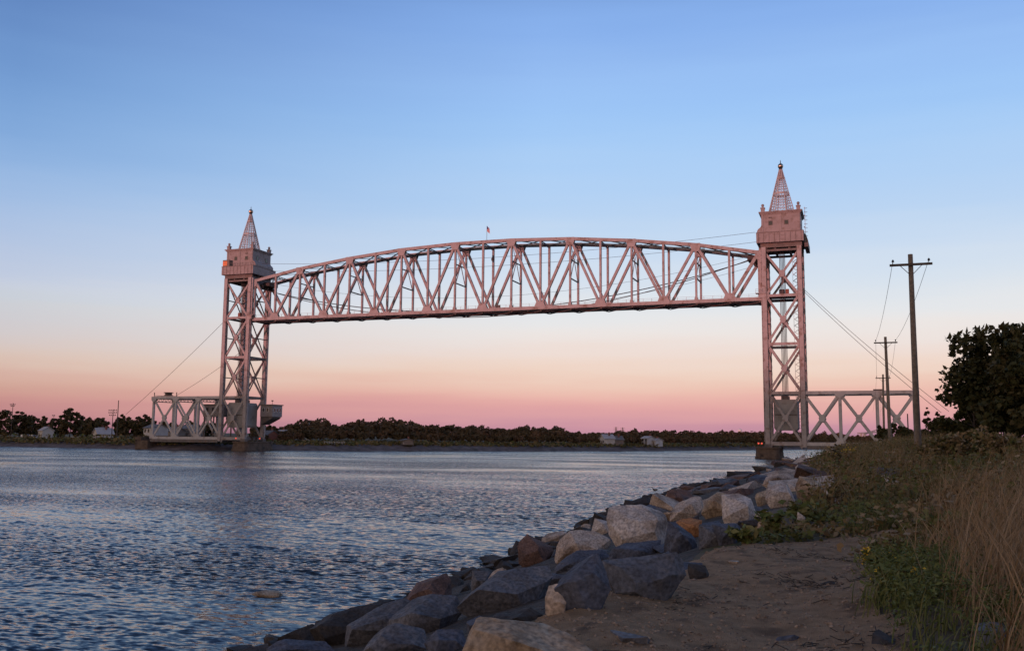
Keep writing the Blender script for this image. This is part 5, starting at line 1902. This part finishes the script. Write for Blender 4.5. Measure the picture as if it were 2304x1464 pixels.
# twigs of pointed leaves above the crown
top = px_base(2262, 48)
for k in range(15):
    pass
rr = np.random.RandomState(9)
V = []
for k in range(26):
    a = rr.rand() * 6.28
    rad = 2.5 * rr.rand() ** .5
    c = np.array([top.x + math.cos(a) * rad, top.y + math.sin(a) * rad, top.z + 6.0 - .10 * rad * rad])
    for j in range(34):
        t = rr.rand()
        V.append(c + np.array([.25 * t * rr.randn() * .6, .2 * rr.randn() * .5, -.5 + t * 1.0]))
quad_mesh('upper_twigs', leaves(np.array(V), .17, rr, flat=1.2, elong=2.2), 4, LEAFM, [o for o in COL.objects if o.name == 'bushy_tree'][0], cols=rr.rand(len(V)))

for k, (x, D, h, rx, shape, lab) in enumerate([
        (2088, 150, 5.6, 1.5, 'cone', 'taller of two small dark conifers behind the nearest utility pole'),
        (2112, 140, 4.6, 1.5, 'cone', 'shorter small dark conifer beside the big tree'),
        (2018, 120, 2.6, 1.3, 'round', 'small dark round bush between the two utility poles'),
        (2040, 125, 2.2, 1.2, 'round', 'low dark bush just left of the nearest utility pole'),
        (1985, 140, 3.0, 1.2, 'round', 'dark bush at the foot of the farthest utility pole'),
        (2130, 90, 3.3, 1.8, 'round', 'dark shrub filling the gap left of the big tree')]):
    tree('shrub' if shape == 'round' else 'conifer', px_base(x, D), h, rx, lab, 'shrub' if shape == 'round' else 'tree', None, .08, .2, 2200, LEAFM, shape, .02, 20 + k, 40)
# low pale-green bushes along the skyline right of the poles
for k, (x, D, h, rx, lab) in enumerate([
        (2110, 38, .95, 1.0, 'low olive bush right of the nearest utility pole'), (2150, 36, 1.0, 1.1, 'low olive bush under the left edge of the big tree'),
        (2195, 35, 1.15, 1.2, 'rounded olive bush, highest below the big tree'), (2240, 33, 1.0, 1.1, 'low olive bush below the middle of the big tree'),
        (2285, 31, 1.0, 1.1, 'low olive bush below the big tree at the right picture edge')]):
    tree('low_bush', px_base(x, D), h, rx, lab, 'bush', 'low bushes below the big tree', .03, .10, 2600, WEEDM, 'round', 0.0, 40 + k, 40)


# ------------------------------------------------------------------ utility poles and their wires
def pole(base, top_off, h, label, arm=2.25, seed=0):
    r_ = random.Random(seed)
    base = Vector(base)
    par = empty('utility_pole', base, label, 'utility pole', 'utility poles')
    tp = base + Vector((top_off[0], top_off[1], h))
    pts = [(base - Vector((0, 0, .5))).lerp(tp, k / 6) for k in range(7)]
    MB().tube(pts, [.19 - .06 * k / 6 for k in range(7)], 12).build('pole', WOOD, par, smooth=True)
    zc = tp - (tp - base).normalized() * .62
    yy = -.19
    ar = MB().box((zc.x, zc.y + yy, zc.z), (arm, .1, .13)).build('crossarm', WOOD_D, par)
    out = []
    for s in (-1, 1):
        MB().beam((zc.x + s * arm * .26, zc.y + yy - .07, zc.z - .05), (zc.x + s * .1, zc.y + yy - .03, zc.z - .55), .035, .03).build('brace', WOOD_D, par)
        ix = zc.x + s * arm * .42
        i_ = MB().tube([(ix, zc.y + yy, zc.z + .06), (ix, zc.y + yy, zc.z + .2)], .015, 5).build('insulator_pin', DARK, par)
        MB().lathe((ix, zc.y + yy, zc.z + .2), [(.03, -.04), (.075, 0), (.06, .06), (.05, .1), (.03, .12)], 8).build('insulator', PORC, i_)
        out.append(Vector((ix, zc.y + yy, zc.z + .24)))
    return out


p1, p2, p3 = at(2065, 993, 53.2), at(2003, 992, 96.3), at(1989, 990, 150)
ins = []
for p, h, off, lab, sd in ((p1, 10.6, (-.0, -.25), 'nearest and tallest wooden utility pole with one crossarm', 1), (p2, 10.6, (-.1, -.3), 'middle wooden utility pole, leaning slightly left', 2),
                           (p3, 10.4, (.2, -.3), 'farthest and shortest looking wooden utility pole before the approach span', 3)):
    z = float(land(p.x, p.y))
    hh = h + (p.z - z)
    q_ = Vector((p.x, p.y, z))
    ins.append(pole(q_, off, hh, lab, 2.25, sd))
p4 = px_base(2044, 175)
tag(MB().tube([p4 - Vector((0, 0, .4)), p4 + Vector((0, 0, 5.4))], [.14, .1], 8).build('post', WOOD_D, None, loc=p4), 'thin bare post standing behind the approach span left of the nearest pole', 'post')
for a, b, nm in ((0, 1, 'between nearest and middle utility pole'), (1, 2, 'between middle and farthest utility pole')):
    for s, side in ((0, 'left'), (1, 'right')):
        cable('overhead_wire', [ins[a][s], ins[b][s]], .013, WIRE, f'{side} overhead wire {nm}', 'overhead wires', 24, sag=.55)
for s, side in ((0, 'left'), (1, 'right')):
    e = Vector((ins[2][s].x + 1, 20, ins[2][s].z - 2))
    cable('overhead_wire', [ins[2][s], e], .015, WIRE, f'{side} overhead wire running on from the farthest utility pole', 'overhead wires', 16, sag=1.0)


# ------------------------------------------------------------------ the far bank
def horizon(x):
    return 977.6 + (x / 2304.0) * 18.6


PROF = [(600, 962), (640, 957), (680, 948), (720, 944), (770, 951), (800, 949), (830, 943), (860, 938), (900, 939), (930, 945), (950, 953), (972, 949), (1000, 955), (1050, 957),
        (1100, 962), (1150, 963), (1175, 958), (1230, 962), (1252, 960), (1280, 968), (1300, 972), (1330, 973), (1360, 973), (1400, 971), (1430, 967),
        (1500, 969), (1600, 970), (1700, 969), (1760, 971), (1850, 972), (1950, 978), (2060, 984)]


def shore_depth(x):
    """depth at which photo column x crosses the far shore"""
    d = ray(x, 985)
    d = Vector((d.x, d.y, 0))
    t = 150.0
    while t < 2500:
        p = CAM + d * t
        if float(far_sd(p.x, p.y)) > 0:
            return t
        t += 3
    return t


SD = {x: shore_depth(x) for x in range(-40, 2100, 20)}


def sdep(x):
    x0 = max(-40, min(2060, int(x // 20) * 20))
    return SD[x0] + (SD[x0 + 20] - SD[x0]) * (x - x0) / 20


def woodland():
    """the far wood reads as one mass: crowns of leaf clumps, tree-height from the skyline"""
    r_ = random.Random(31)
    rr = np.random.RandomState(31)
    C, T = [], []
    for row, (off, frac) in enumerate(((22, .52), (45, .74), (80, .9), (120, 1.0))):
        x = 575.0
        while x < 2060:
            D = sdep(x) + off * r_.uniform(.8, 1.2)
            p = at(x, 985, D)
            gz = float(land(p.x, p.y))
            yp = np.interp(x, [a for a, _ in PROF], [b_ for _, b_ in PROF])
            topz = CAM.z + (horizon(x) - yp) * D / FPX
            hh = max(2.5, (topz - gz) * frac * r_.uniform(.78, 1.05))
            cr = min(4.2, max(2.0, hh * .42)) * r_.uniform(.8, 1.15)
            n = int(150 + 30 * cr)
            d = rr.randn(n, 3)
            d /= np.linalg.norm(d, axis=1)[:, None]
            d[:, 2] = np.where(d[:, 2] < -.3, -d[:, 2], d[:, 2])
            lump = 1 + .16 * np.sin(d[:, 0] * 5 + x) + .14 * np.sin(d[:, 1] * 6 + 2 * x) + .1 * np.sin(d[:, 2] * 9 + x)
            q_ = np.array([p.x, p.y, gz + hh * .55]) + d * np.array([cr, cr, hh * .45]) * (lump * (.8 + .2 * rr.rand(n)))[:, None]
            C.append(q_)
            T.append(np.clip(r_.random() * .8 + .12 * rr.randn(n), 0, 1))
            x += cr * 1.5 / D * FPX * r_.uniform(.7, 1.1)
    C = np.concatenate(C)
    V = leaves(C, .95, rr, flat=.9, elong=1.3)
    tag(quad_mesh('woodland', V, 4, WOODL, cols=np.concatenate(T)), 'low dark wood covering the far bank behind the lift span', 'woodland', kind='stuff')
    # undergrowth and bank grass
    C = []
    for _ in range(16000):
        x = r_.uniform(-60, 2050)
        D = sdep(x) + r_.uniform(5, 26)
        p = at(x, 985, D)
        gz = float(np.interp(D - sdep(x), [0, 7, 14, 60], [0, 2.1, 2.5, 3.2]))
        C.append((p.x, p.y, gz + r_.random() * (.5 if r_.random() < .8 else 1.2) * (1.9 if x < 330 and D - sdep(x) > 12 else 1)))
    C = np.array(C)
    tag(quad_mesh('bank_scrub', leaves(C, .75, rr, flat=.6), 4, WEEDM, cols=rr.rand(len(C)) * .7), 'brown scrub along the top of the far bank', 'scrub', kind='stuff')


woodland()
# trees of the left shore that stand apart
LT = [(8, 62, 917, 3.6, 'dark tree cut by the left picture edge'), (42, 75, 925, 3.4, 'round dark tree second from the left picture edge'),
      (68, 95, 930, 3.2, 'dark tree behind the white parked vehicles'), (100, 80, 938, 2.6, 'small tree right of the white parked vehicles'),
      (128, 90, 938, 2.6, 'small dark tree left of the tallest tree on the left shore'), (155, 45, 917, 3.0, 'tallest tree on the left shore with an uneven top'),
      (182, 55, 936, 2.6, 'dark tree right beside the tallest one on the left shore'), (203, 40, 942, 2.4, 'low tree left of the white gabled house'),
      (268, 50, 934, 2.4, 'narrow tree right of the tall mast'), (290, 55, 941, 2.4, 'low tree between the mast and the white two-storey house'),
      (315, 60, 937, 2.4, 'tree left of the white two-storey house'), (332, 85, 932, 2.6, 'tree behind the white two-storey house'),
      (225, 110, 940, 3.0, 'tree rising behind the white gabled house'), (380, 90, 948, 2.8, 'tree seen through the left bay of the far approach span'),
      (425, 80, 950, 3.0, 'tree seen through the middle bay of the far approach span'), (470, 90, 952, 3.0, 'tree seen through the bay next to the far tower'),
      (608, 45, 957, 2.2, 'dark tree right of the operator house'), (585, 70, 960, 2.2, 'tree behind the pier of the far tower')]
for k, (x, off, yt, rx, lab) in enumerate(LT):
    D = sdep(x) + off
    p = at(x, 985, D)
    p.z = float(land(p.x, p.y))
    topz = CAM.z + (horizon(x) - yt) * D / FPX
    tree('shore_tree', p, topz - p.z, rx * 1.45, lab, 'tree', 'trees on the left shore', .2, .7, 3000, LEAFO, 'round', -.12, 100 + k, 60, 5)


def house(name, x, off, w, d, hw, hr, label, wall, roof, rz=0.3, nwin=3, floors=1, gable='x', cat='house', group=None, zoff=0.0):
    D = sdep(x) + off
    p = at(x, 985, D)
    p.z = float(land(p.x, p.y)) + zoff
    par = empty(name, p, label, cat, group)

    def R_(v):
        ca, sa = math.cos(rz), math.sin(rz)
        return [(p.x + a * ca - b_ * sa, p.y + a * sa + b_ * ca, p.z + c) for a, b_, c in v]

    def solid(nm, v, f, m_, pr):
        mb = MB()
        mb.add(R_(v), f)
        return mb.build(nm, m_, pr)
    bx = [(3, 2, 1, 0), (4, 5, 6, 7), (0, 1, 5, 4), (1, 2, 6, 5), (2, 3, 7, 6), (3, 0, 4, 7)]

    def boxl(nm, c, s_, m_, pr):
        v = [(c[0] + a * s_[0] / 2, c[1] + b_ * s_[1] / 2, c[2] + e * s_[2] / 2) for e in (-1, 1) for a, b_ in ((-1, -1), (1, -1), (1, 1), (-1, 1))]
        return solid(nm, v, bx, m_, pr)
    hx, hy = w / 2, d / 2
    # walls with gables
    v = [(-hx, -hy, 0), (hx, -hy, 0), (hx, hy, 0), (-hx, hy, 0), (-hx, -hy, hw), (hx, -hy, hw), (hx, hy, hw), (-hx, hy, hw), (-hx, 0, hw + hr), (hx, 0, hw + hr)]
    if gable == 'y':
        v = v[:8] + [(0, -hy, hw + hr), (0, hy, hw + hr)]
        f = [(3, 2, 1, 0), (0, 1, 5, 8, 4), (2, 3, 7, 9, 6), (1, 2, 6, 5), (3, 0, 4, 7), (4, 8, 9, 7), (8, 5, 6, 9)]
    else:
        f = [(3, 2, 1, 0), (0, 1, 5, 4), (2, 3, 7, 6), (1, 2, 6, 9, 5), (3, 0, 4, 8, 7), (4, 5, 9, 8), (6, 7, 8, 9)]
    solid('wall', v, f, wall, par)
    e, t = .35, .18
    if gable == 'y':
        for s in (-1, 1):
            ex = hx + e
            zl = hw - e * hr / hx
            vv = [(0, -hy - e, hw + hr + .02), (s * ex, -hy - e, zl + .02), (s * ex, hy + e, zl + .02), (0, hy + e, hw + hr + .02)]
            vv = vv + [(a, b_, c + t) for a, b_, c in vv]
            solid('roof', vv, bx, roof, par)
    else:
        for s in (-1, 1):
            ey = hy + e
            zl = hw - e * hr / hy
            vv = [(-hx - e, 0, hw + hr + .02), (hx + e, 0, hw + hr + .02), (hx + e, s * ey, zl + .02), (-hx - e, s * ey, zl + .02)]
            vv = vv + [(a, b_, c + t) for a, b_, c in vv]
            solid('roof', vv, bx, roof, par)
    for fl in range(floors):
        zc = hw * (fl + .58) / floors
        for k in range(nwin):
            xx = -hx + w * (k + .5) / nwin
            if fl == 0 and k == nwin // 2:
                boxl('door', (xx, -hy - .03, 1.0), (.95, .06, 2.0), SHINGLE, par)
                continue
            wo = boxl('window', (xx, -hy - .03, zc), (.95, .06, 1.25), WHITE if wall is not HWHITE else SHINGLE, par)
            boxl('pane', (xx, -hy - .07, zc), (.75, .03, 1.05), GLASS, wo)
    ch = boxl('chimney', (hx * .4, hy * .2, hw + hr + .3), (.6, .6, 1.4), BRICK, par)
    return par


house('house', 350, 28, 6.4, 6, 4.9, 1.2, 'white two-storey house left of the far approach span', HWHITE, ROOF, -.3, 3, 2)
house('house', 232, 30, 5.6, 6, 2.6, 2.1, 'white gabled house beside the tall mast', CREAM, ROOF_P, -.5, 2, 1, 'y')
house('house', 222, 42, 5.5, 6, 3.4, 1.6, 'pale roofed house behind the white gabled house', SHINGLE, ROOF_P, -.2, 2, 1)
house('house', 103, 66, 4.6, 5, 3.6, 1.6, 'pale roofed house among the trees of the left shore', CREAM, ROOF_P, -.4, 2, 1)
house('house', 390, 55, 7, 6, 3.6, 1.6, 'shingled house seen through the left bay of the far approach span', SHINGLE, ROOF, -.3, 3, 1)
house('house', 430, 60, 8, 7, 4.6, 1.4, 'dark shingled house seen through the middle bay of the far approach span', SHINGLE, ROOF, -.3, 4, 2)
house('house', 604, 22, 6, 5.5, 2.4, 1.7, 'red house with low roof right behind the far pier', BRICK, ROOF, -.4, 3, 1)
house('house', 632, 55, 4.5, 4.5, 2.8, 1.3, 'small white cottage right of the red house', HWHITE, ROOF_P, -.2, 2, 1)
house('house', 650, 70, 4.5, 4.5, 2.8, 1.3, 'small cream cottage uphill of the white one', CREAM, ROOF_P, -.6, 2, 1)
house('house', 1366, 14, 5.4, 4.8, 2.8, 1.7, 'grey gabled house on the far bank under the right half of the lift span', CREAM, ROOF_P, -.9, 3, 1, 'y')
house('house', 1388, 12, 4.4, 4.4, 2.5, 1.5, 'brown gabled house beside the grey gabled one', SHINGLE, ROOF, -.9, 2, 1, 'y')
house('house', 1458, 12, 4.0, 4.4, 3.2, .9, 'white house with grey windows near the shore right of the gabled pair', HWHITE, ROOF_P, -.6, 2, 2)
house('house', 1474, 10, 5.0, 4.5, 2.6, .8, 'low white wing stepping down from the white house', HWHITE, ROOF_P, -.6, 2, 1)
house('shed', 915, 8, 8.5, 3.6, 1.6, .4, 'long low grey shed at the edge of the far bank', SHINGLE, ROOF, -.95, 4, 1, cat='shed')


def steeple():
    D = sdep(694) + 75
    p = at(694, 985, D)
    p.z = float(land(p.x, p.y))
    zt = CAM.z + (horizon(694) - 951) * D / FPX
    par = empty('church_steeple', p, 'thin white steeple among the trees right of the far tower', 'steeple')
    hh = zt - p.z
    MB().box((p.x, p.y, p.z + hh * .35), (1.5, 1.5, hh * .7)).build('tower', WHITE, par)
    MB().box((p.x, p.y, p.z + hh * .72), (1.8, 1.8, .25)).build('ledge', WHITE, par)
    MB().beam((p.x, p.y, p.z + hh * .73), (p.x, p.y, p.z + hh), 1.2, 1.2, w2=.08, h2=.08).build('spire', WHITE, par)
    MB().box((p.x, p.y - .77, p.z + hh * .6), (.6, .05, .9)).build('louvre', DARK, par)


steeple()


def vehicle(x, off, L, H, label, rz, cab=True):
    D = sdep(x) + off
    p = at(x, 985, D)
    p.z = float(land(p.x, p.y))
    par = empty('parked_van', p, label, 'van', 'parked white vans')
    ca, sa = math.cos(rz), math.sin(rz)

    def T_(mb):
        mb.v = [(p.x + a * ca - b_ * sa, p.y + a * sa + b_ * ca, p.z + c) for a, b_, c in mb.v]
        return mb
    prof = [(-L / 2, .45), (L / 2 - .2, .45), (L / 2, .9), (L / 2 - .1, 1.25), (L / 2 - .9, H * .62), (L / 2 - 1.5, H), (-L / 2 + .1, H), (-L / 2, H - .2)]
    T_(MB().prism_y(prof, -1.0, 1.0)).build('body', WHITE, par)
    T_(MB().box((L * .05, -1.01, H * .72), (L * .5, .03, .5))).build('side_window', GLASS, par)
    T_(MB().prism_y([(L / 2 - .86, H * .66), (L / 2 - .80, H * .66), (L / 2 - 1.38, H * .97), (L / 2 - 1.44, H * .97)], -.85, .85)).build('windscreen', GLASS, par)
    for a in (-L * .3, L * .3):
        for b_ in (-.95, .95):
            g = MB().lathe((0, 0, 0), [(.36, -.12), (.38, -.1), (.38, .1), (.36, .12)], 12)
            g.v = [(a + u, b_ + w_, .38 + v) for u, v, w_ in g.v]
            T_(g).build('wheel', RUBBER, par)


vehicle(58, 34, 5.6, 2.1, 'left one of two white vans parked on the left shore', -.4)
vehicle(76, 33, 5.2, 1.9, 'right one of two white vans parked on the left shore', -.4)
vehicle(171, 26, 3.8, 1.5, 'small white car parked under the tallest tree on the left shore', -.2)


def far_pole(x, off, yt, label, arms, r=.16, name='far_utility_pole', cat='utility pole'):
    D = sdep(x) + off
    p = at(x, 985, D)
    p.z = float(land(p.x, p.y))
    zt = CAM.z + (horizon(x) - yt) * D / FPX
    par = empty(name, p, label, cat)
    MB().tube([(p.x, p.y, p.z), (p.x, p.y, zt)], [r, r * .7], 8).build('pole', WOOD_D, par)
    for k, (dz, L) in enumerate(arms):
        a = MB().beam((p.x - L / 2, p.y - .2, zt - dz), (p.x + L / 2, p.y - .2, zt - dz), .16, .18).build('crossarm', WOOD_D, par)
        for s in (-.45, -.2, .2, .45):
            MB().lathe((p.x + L * s, p.y - .2, zt - dz + .12), [(.08, 0), (.16, .1), (.08, .3)], 6).build('insulator', PORC, a)


far_pole(24, 60, 907, 'utility pole with short crossarm above the trees at the left picture edge', [(.8, 3.2), (1.5, 2.2)])
far_pole(251, 30, 921, 'utility pole with three stacked crossarms left of the tall mast', [(.5, 4.0), (1.4, 4.0), (2.4, 3.2)])
far_pole(262, 32, 901, 'tall bare mast on the left shore', [], .2, 'mast', 'mast')
far_pole(1413, 8, 974, 'thin pole between the gabled houses and the white house', [(.5, 1.6)], .1)
far_pole(118, 95, 934, 'far thin pole above the trees left of the tallest tree', [(.4, 1.6)], .1)
far_pole(985, 10, 968, 'thin pole by the long low shed', [], .08, 'thin_post', 'post')
far_pole(830, 10, 966, 'thin pole on the far bank under the left half of the lift span', [], .08, 'thin_post', 'post')


def pylon(x, yt, label):
    D = 1500.0
    p = at(x, 985, D)
    p.z = float(land(p.x, p.y))
    zt = CAM.z + (horizon(x) - yt) * D / FPX
    par = empty('power_pylon', p, label, 'pylon', 'distant pylons')
    H = zt - p.z
    lg = MB()
    for sx in (-1, 1):
        for sy in (-1, 1):
            lg.beam((p.x + sx * 2.2, p.y + sy * 2.2, p.z), (p.x + sx * .3, p.y + sy * .3, zt), .5, .5)
    lg.build('legs', STEEL_D, par)
    br = MB()
    for k in range(6):
        t0, t1 = k / 6, (k + 1) / 6
        r0_, r1_ = 2.2 - 1.9 * t0, 2.2 - 1.9 * t1
        s = 1 if k % 2 else -1
        br.beam((p.x - s * r0_, p.y - r0_, p.z + H * t0), (p.x + s * r1_, p.y - r1_, p.z + H * t1), .25, .25)
    br.build('bracing', STEEL_D, par)
    for dz in (1.0, 4.0):
        MB().beam((p.x - 4, p.y, zt - dz), (p.x + 4, p.y, zt - dz), .4, .4).build('arm', STEEL_D, par)


pylon(1386, 960, 'left one of two faint pylons above the far trees')
pylon(1401, 961, 'right one of two faint pylons above the far trees')
# white water tank peeping over the trees
D = 1300.0
p = at(1665, 985, D)
p.z = float(land(p.x, p.y))
zt = CAM.z + (horizon(1665) - 964) * D / FPX
par = empty('water_tank', p, 'small white water tank just showing above the far trees left of the near tower', 'water tank')
for a in range(5):
    q_ = a * 6.283 / 5
    MB().beam((p.x + 3 * math.cos(q_), p.y + 3 * math.sin(q_), p.z), (p.x + 2 * math.cos(q_), p.y + 2 * math.sin(q_), zt - 4), .5, .5).build('leg', WHITE, par)
MB().lathe((p.x, p.y, zt - 5), [(.5, 0), (2.6, 1.0), (3.0, 2.5), (2.6, 4.0), (1.0, 4.9), (.2, 5.4)], 16).build('tank', WHITE, par, smooth=True)


def guard_rail():
    par = None
    x0, x1 = 730, 776
    a = at(x0, 985, sdep(x0) + 7)
    b_ = at(x1, 985, sdep(x1) + 7)
    a.z = b_.z = 2.1
    par = empty('railing', a, 'pale railing along the far shore left of the long low shed', 'railing')
    for k in range(9):
        p = a.lerp(b_, k / 8)
        MB().box((p.x, p.y, p.z + .5), (.14, .14, 1.1)).build('post', CREAM, par)
    for z in (.55, 1.0):
        MB().beam(a + Vector((0, 0, z)), b_ + Vector((0, 0, z)), .1, .14).build('rail', CREAM, par)


guard_rail()


# ------------------------------------------------------------------ far road bridge seen through the approach span
def arch_bridge():
    a, b_ = at(1930, 974, 900), at(2062, 968, 820)
    L = (b_ - a).length
    base = a.lerp(b_, .5)
    par = empty('arch_bridge', Vector((base.x, base.y, 2)), 'pale distant arch bridge seen low through the near approach span', 'bridge', None)
    n = 20
    for s in (-3.5, 3.5):
        o = Vector((0, s, 0))
        dk = MB().beam(a + o, b_ + o, 1.0, 1.1)
        dk.build('deck_girder', THINW, par)
        ar = MB()
        hg = MB()
        prev = None
        for k in range(n + 1):
            t = .12 + .76 * k / n
            p = a.lerp(b_, t) + o
            z = -3.2 + 8.5 * 4 * (k / n) * (1 - k / n)
            q_ = p + Vector((0, 0, z * .55))
            if prev is not None:
                ar.beam(prev, q_, .7, .8)
            hg.beam(p, q_ + Vector((0, 0, .01)), .3, .3) if abs(z) > .8 else None
            prev = q_
        ar.build('arch_rib', THINW, par)
        hg.build('hangers', THINW, par)
    for t in (.06, .12, .88, .94):
        p = a.lerp(b_, t)
        MB().box((p.x, p.y, p.z / 2 - .5), (2.2, 8, p.z)).build('pier', CREAM, par)


arch_bridge()


# ------------------------------------------------------------------ duck on the water
def duck():
    p = on_z(1473, 1103, 0)
    par = empty('duck', p, 'small dark duck swimming near the waterline rocks', 'bird')
    V, F = [], []
    # body and neck as one continuous lofted surface, bill to tail
    secs = [(-.34, .10, .012, .012), (-.28, .10, .05, .04), (-.18, .08, .10, .075), (-.02, .07, .135, .10), (.10, .08, .12, .095), (.17, .13, .075, .075), (.19, .20, .05, .05),
            (.20, .26, .045, .05), (.225, .30, .05, .05), (.265, .315, .047, .045), (.30, .305, .028, .025), (.335, .295, .024, .012), (.37, .29, .016, .006)]
    n = 10
    for x, z, ry, rz_ in secs:
        for j in range(n):
            t = 2 * math.pi * j / n
            V.append((p.x - x, p.y + ry * math.cos(t), p.z + z + rz_ * math.sin(t)))
    for k in range(len(secs) - 1):
        for j in range(n):
            a, b_ = k * n + j, k * n + (j + 1) % n
            F.append((a, b_, b_ + n, a + n))
    F.append(tuple(range(n)))
    F.append(tuple((len(secs) - 1) * n + j for j in range(n)))
    mb = MB()
    mb.add(V, F)
    mb.build('body', DARK, par, smooth=True)
    for s in (-1, 1):
        MB().prism_y([(p.x + .22, p.z + .13), (p.x + .05, p.z + .16), (p.x - .10, p.z + .10), (p.x + .05, p.z + .05)], p.y + s * .12, p.y + s * .14).build('wing', SHINGLE, par)


duck()
